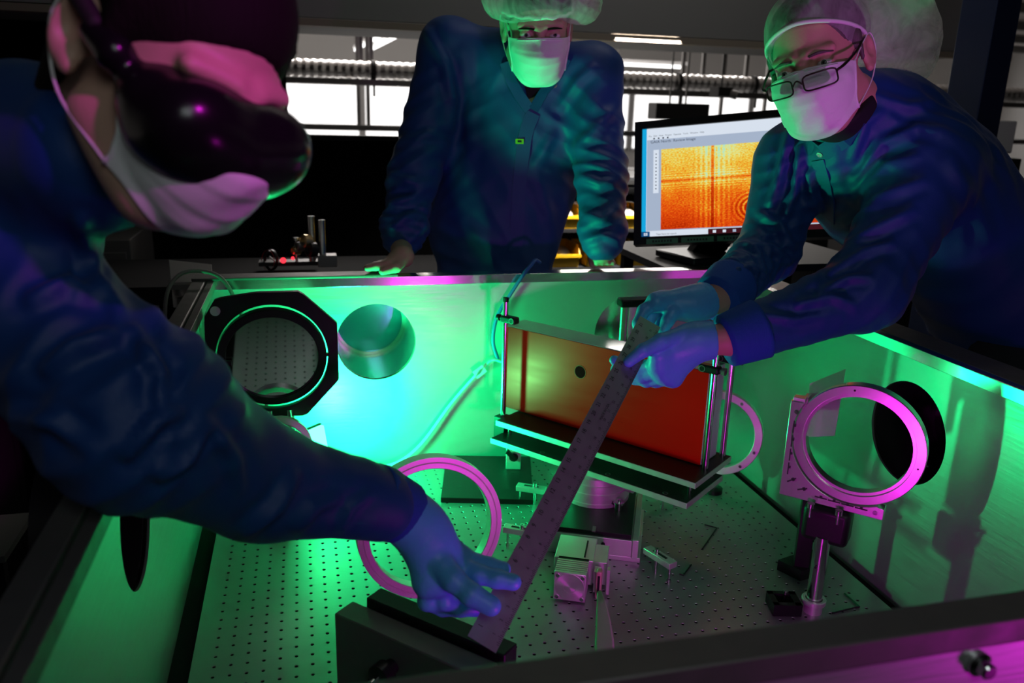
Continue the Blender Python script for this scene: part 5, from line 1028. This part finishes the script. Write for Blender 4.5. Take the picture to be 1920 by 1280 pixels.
H1.E(S, (0, .022, -.020), (.066, .070, .050), .004, 'sub'); gg = sculpt('laser_goggles', S, 'goggle', p1, [(H1(.06, .05, 0), H1.f, .012, .0012, .04)], .0004, 2)
MB().tube([H1(q_[0], q_[1], q_[2]) for q_ in ((.079, .01, .008), (.0855, -.03, .026), (.070, -.085, .040), (.0, -.128, .046), (-.070, -.085, .040), (-.0855, -.03, .026), (-.079, .01, .008))], .008, 10, 6).build('goggle_strap', 'gstrap', gg, True)
MB().ball(H1(.052, .112, -.004), (.007, .007, .006)).build('goggle_stud', 'amber', gg, True)
S = SDF(*bbox([s1, e1, w1, ne1, uc1, D(-300, 600, .98), s1b], .19), .0052)
S.cap(ne1, uc1, .074, .13, .03).cap(H1(0, -.050, -.110), ne1, .068, .090, .015).cap(uc1, wb1, .16, .19, .05).cap(uc1, s1, .12, .082, .05).cap(uc1, s1b, .12, .08, .05)
S.cap(s1, e1, .084, .082, .05).cap(e1, m1, .082, .062, .04).cap(m1, w1+(e1-w1)*.10, .060, .047, .03)
cs = [(e1, nrm(w1-e1)*.8-UP*.5, .055, .016, .15), (s1+(e1-s1)*.6, nrm(e1-s1)+RT*.7, .070, .014, .16), (m1, nrm(w1-e1)+UP*.4, .060, .012, .12), (e1+(w1-e1)*.75, nrm(w1-e1)-UP*.4, .040, .008, .09), (uc1, RT+UP*.3, .08, .010, .2)]
coat1 = sculpt('coat', S, 'navy', p1, cs, .0024, 1, [([(240, 850), (290, 790), (345, 765)], 14, .012), ([(300, 890), (350, 860), (395, 780)], 13, .012), ([(90, 690), (140, 650), (230, 620)], 16, .010), ([(60, 560), (130, 530), (200, 560)], 16, .010), ([(150, 420), (180, 520), (240, 600)], 14, .010), ([(250, 620), (300, 700), (300, 770)], 14, .010), ([(460, 1000), (520, 950), (560, 880)], 12, .010), ([(560, 990), (590, 950), (640, 930)], 12, .008), ([(640, 990), (660, 950), (700, 920)], 9, .005), ([(400, 800), (440, 860), (450, 930)], 13, .007), ([(20, 780), (100, 790), (180, 850)], 16, .008)])
a, b = w1+(e1-w1)*.14, w1+nrm(w1-e1)*.012; MB().tube([a, (a+b)/2, b], [.046, .044, .040], 28, 5).build('cuff', 'cuff', coat1, True)
glove(p1, W1, w1, [D(862, 1046, 1.066), D(852, 1066, 1.050), D(826, 1088, 1.036), D(800, 1092, 1.030)], [
    ([D(815, 1040, 1.030), D(850, 1086, 1.014), D(884, 1114, 1.006), D(921, 1136, 1.004)], .0165, .0125),
    ([D(866, 1046, 1.066), D(892, 1054, 1.064), D(918, 1060, 1.060), D(944, 1066, 1.056)], .0125, .0098),
    ([D(858, 1062, 1.052), D(896, 1077, 1.040), D(932, 1085, 1.035), D(962, 1091, 1.034)], .0135, .0108),
    ([D(826, 1088, 1.040), D(832, 1126, 1.048), D(862, 1140, 1.068), D(892, 1142, 1.078)], .0130, .0100),
    ([D(800, 1092, 1.034), D(800, 1128, 1.044), D(830, 1140, 1.066), D(858, 1142, 1.078)], .0120, .0095)], rw=.0320, cuff=.020)
MB().tube([uc1, wb1, np.array((-.80, 1.0, .10)), np.array((-.82, 1.0, -.05))], [.15, .18, .19, .18], 24, 5).build('coat_tail', 'navy', p1, True)
legs(p1, (-.82, 1.0, .0), 1.02)
# ---------------------------------------------------------------- lift everything onto the table height
for o in bpy.data.objects:
    if o.parent is None: o.location.z += T
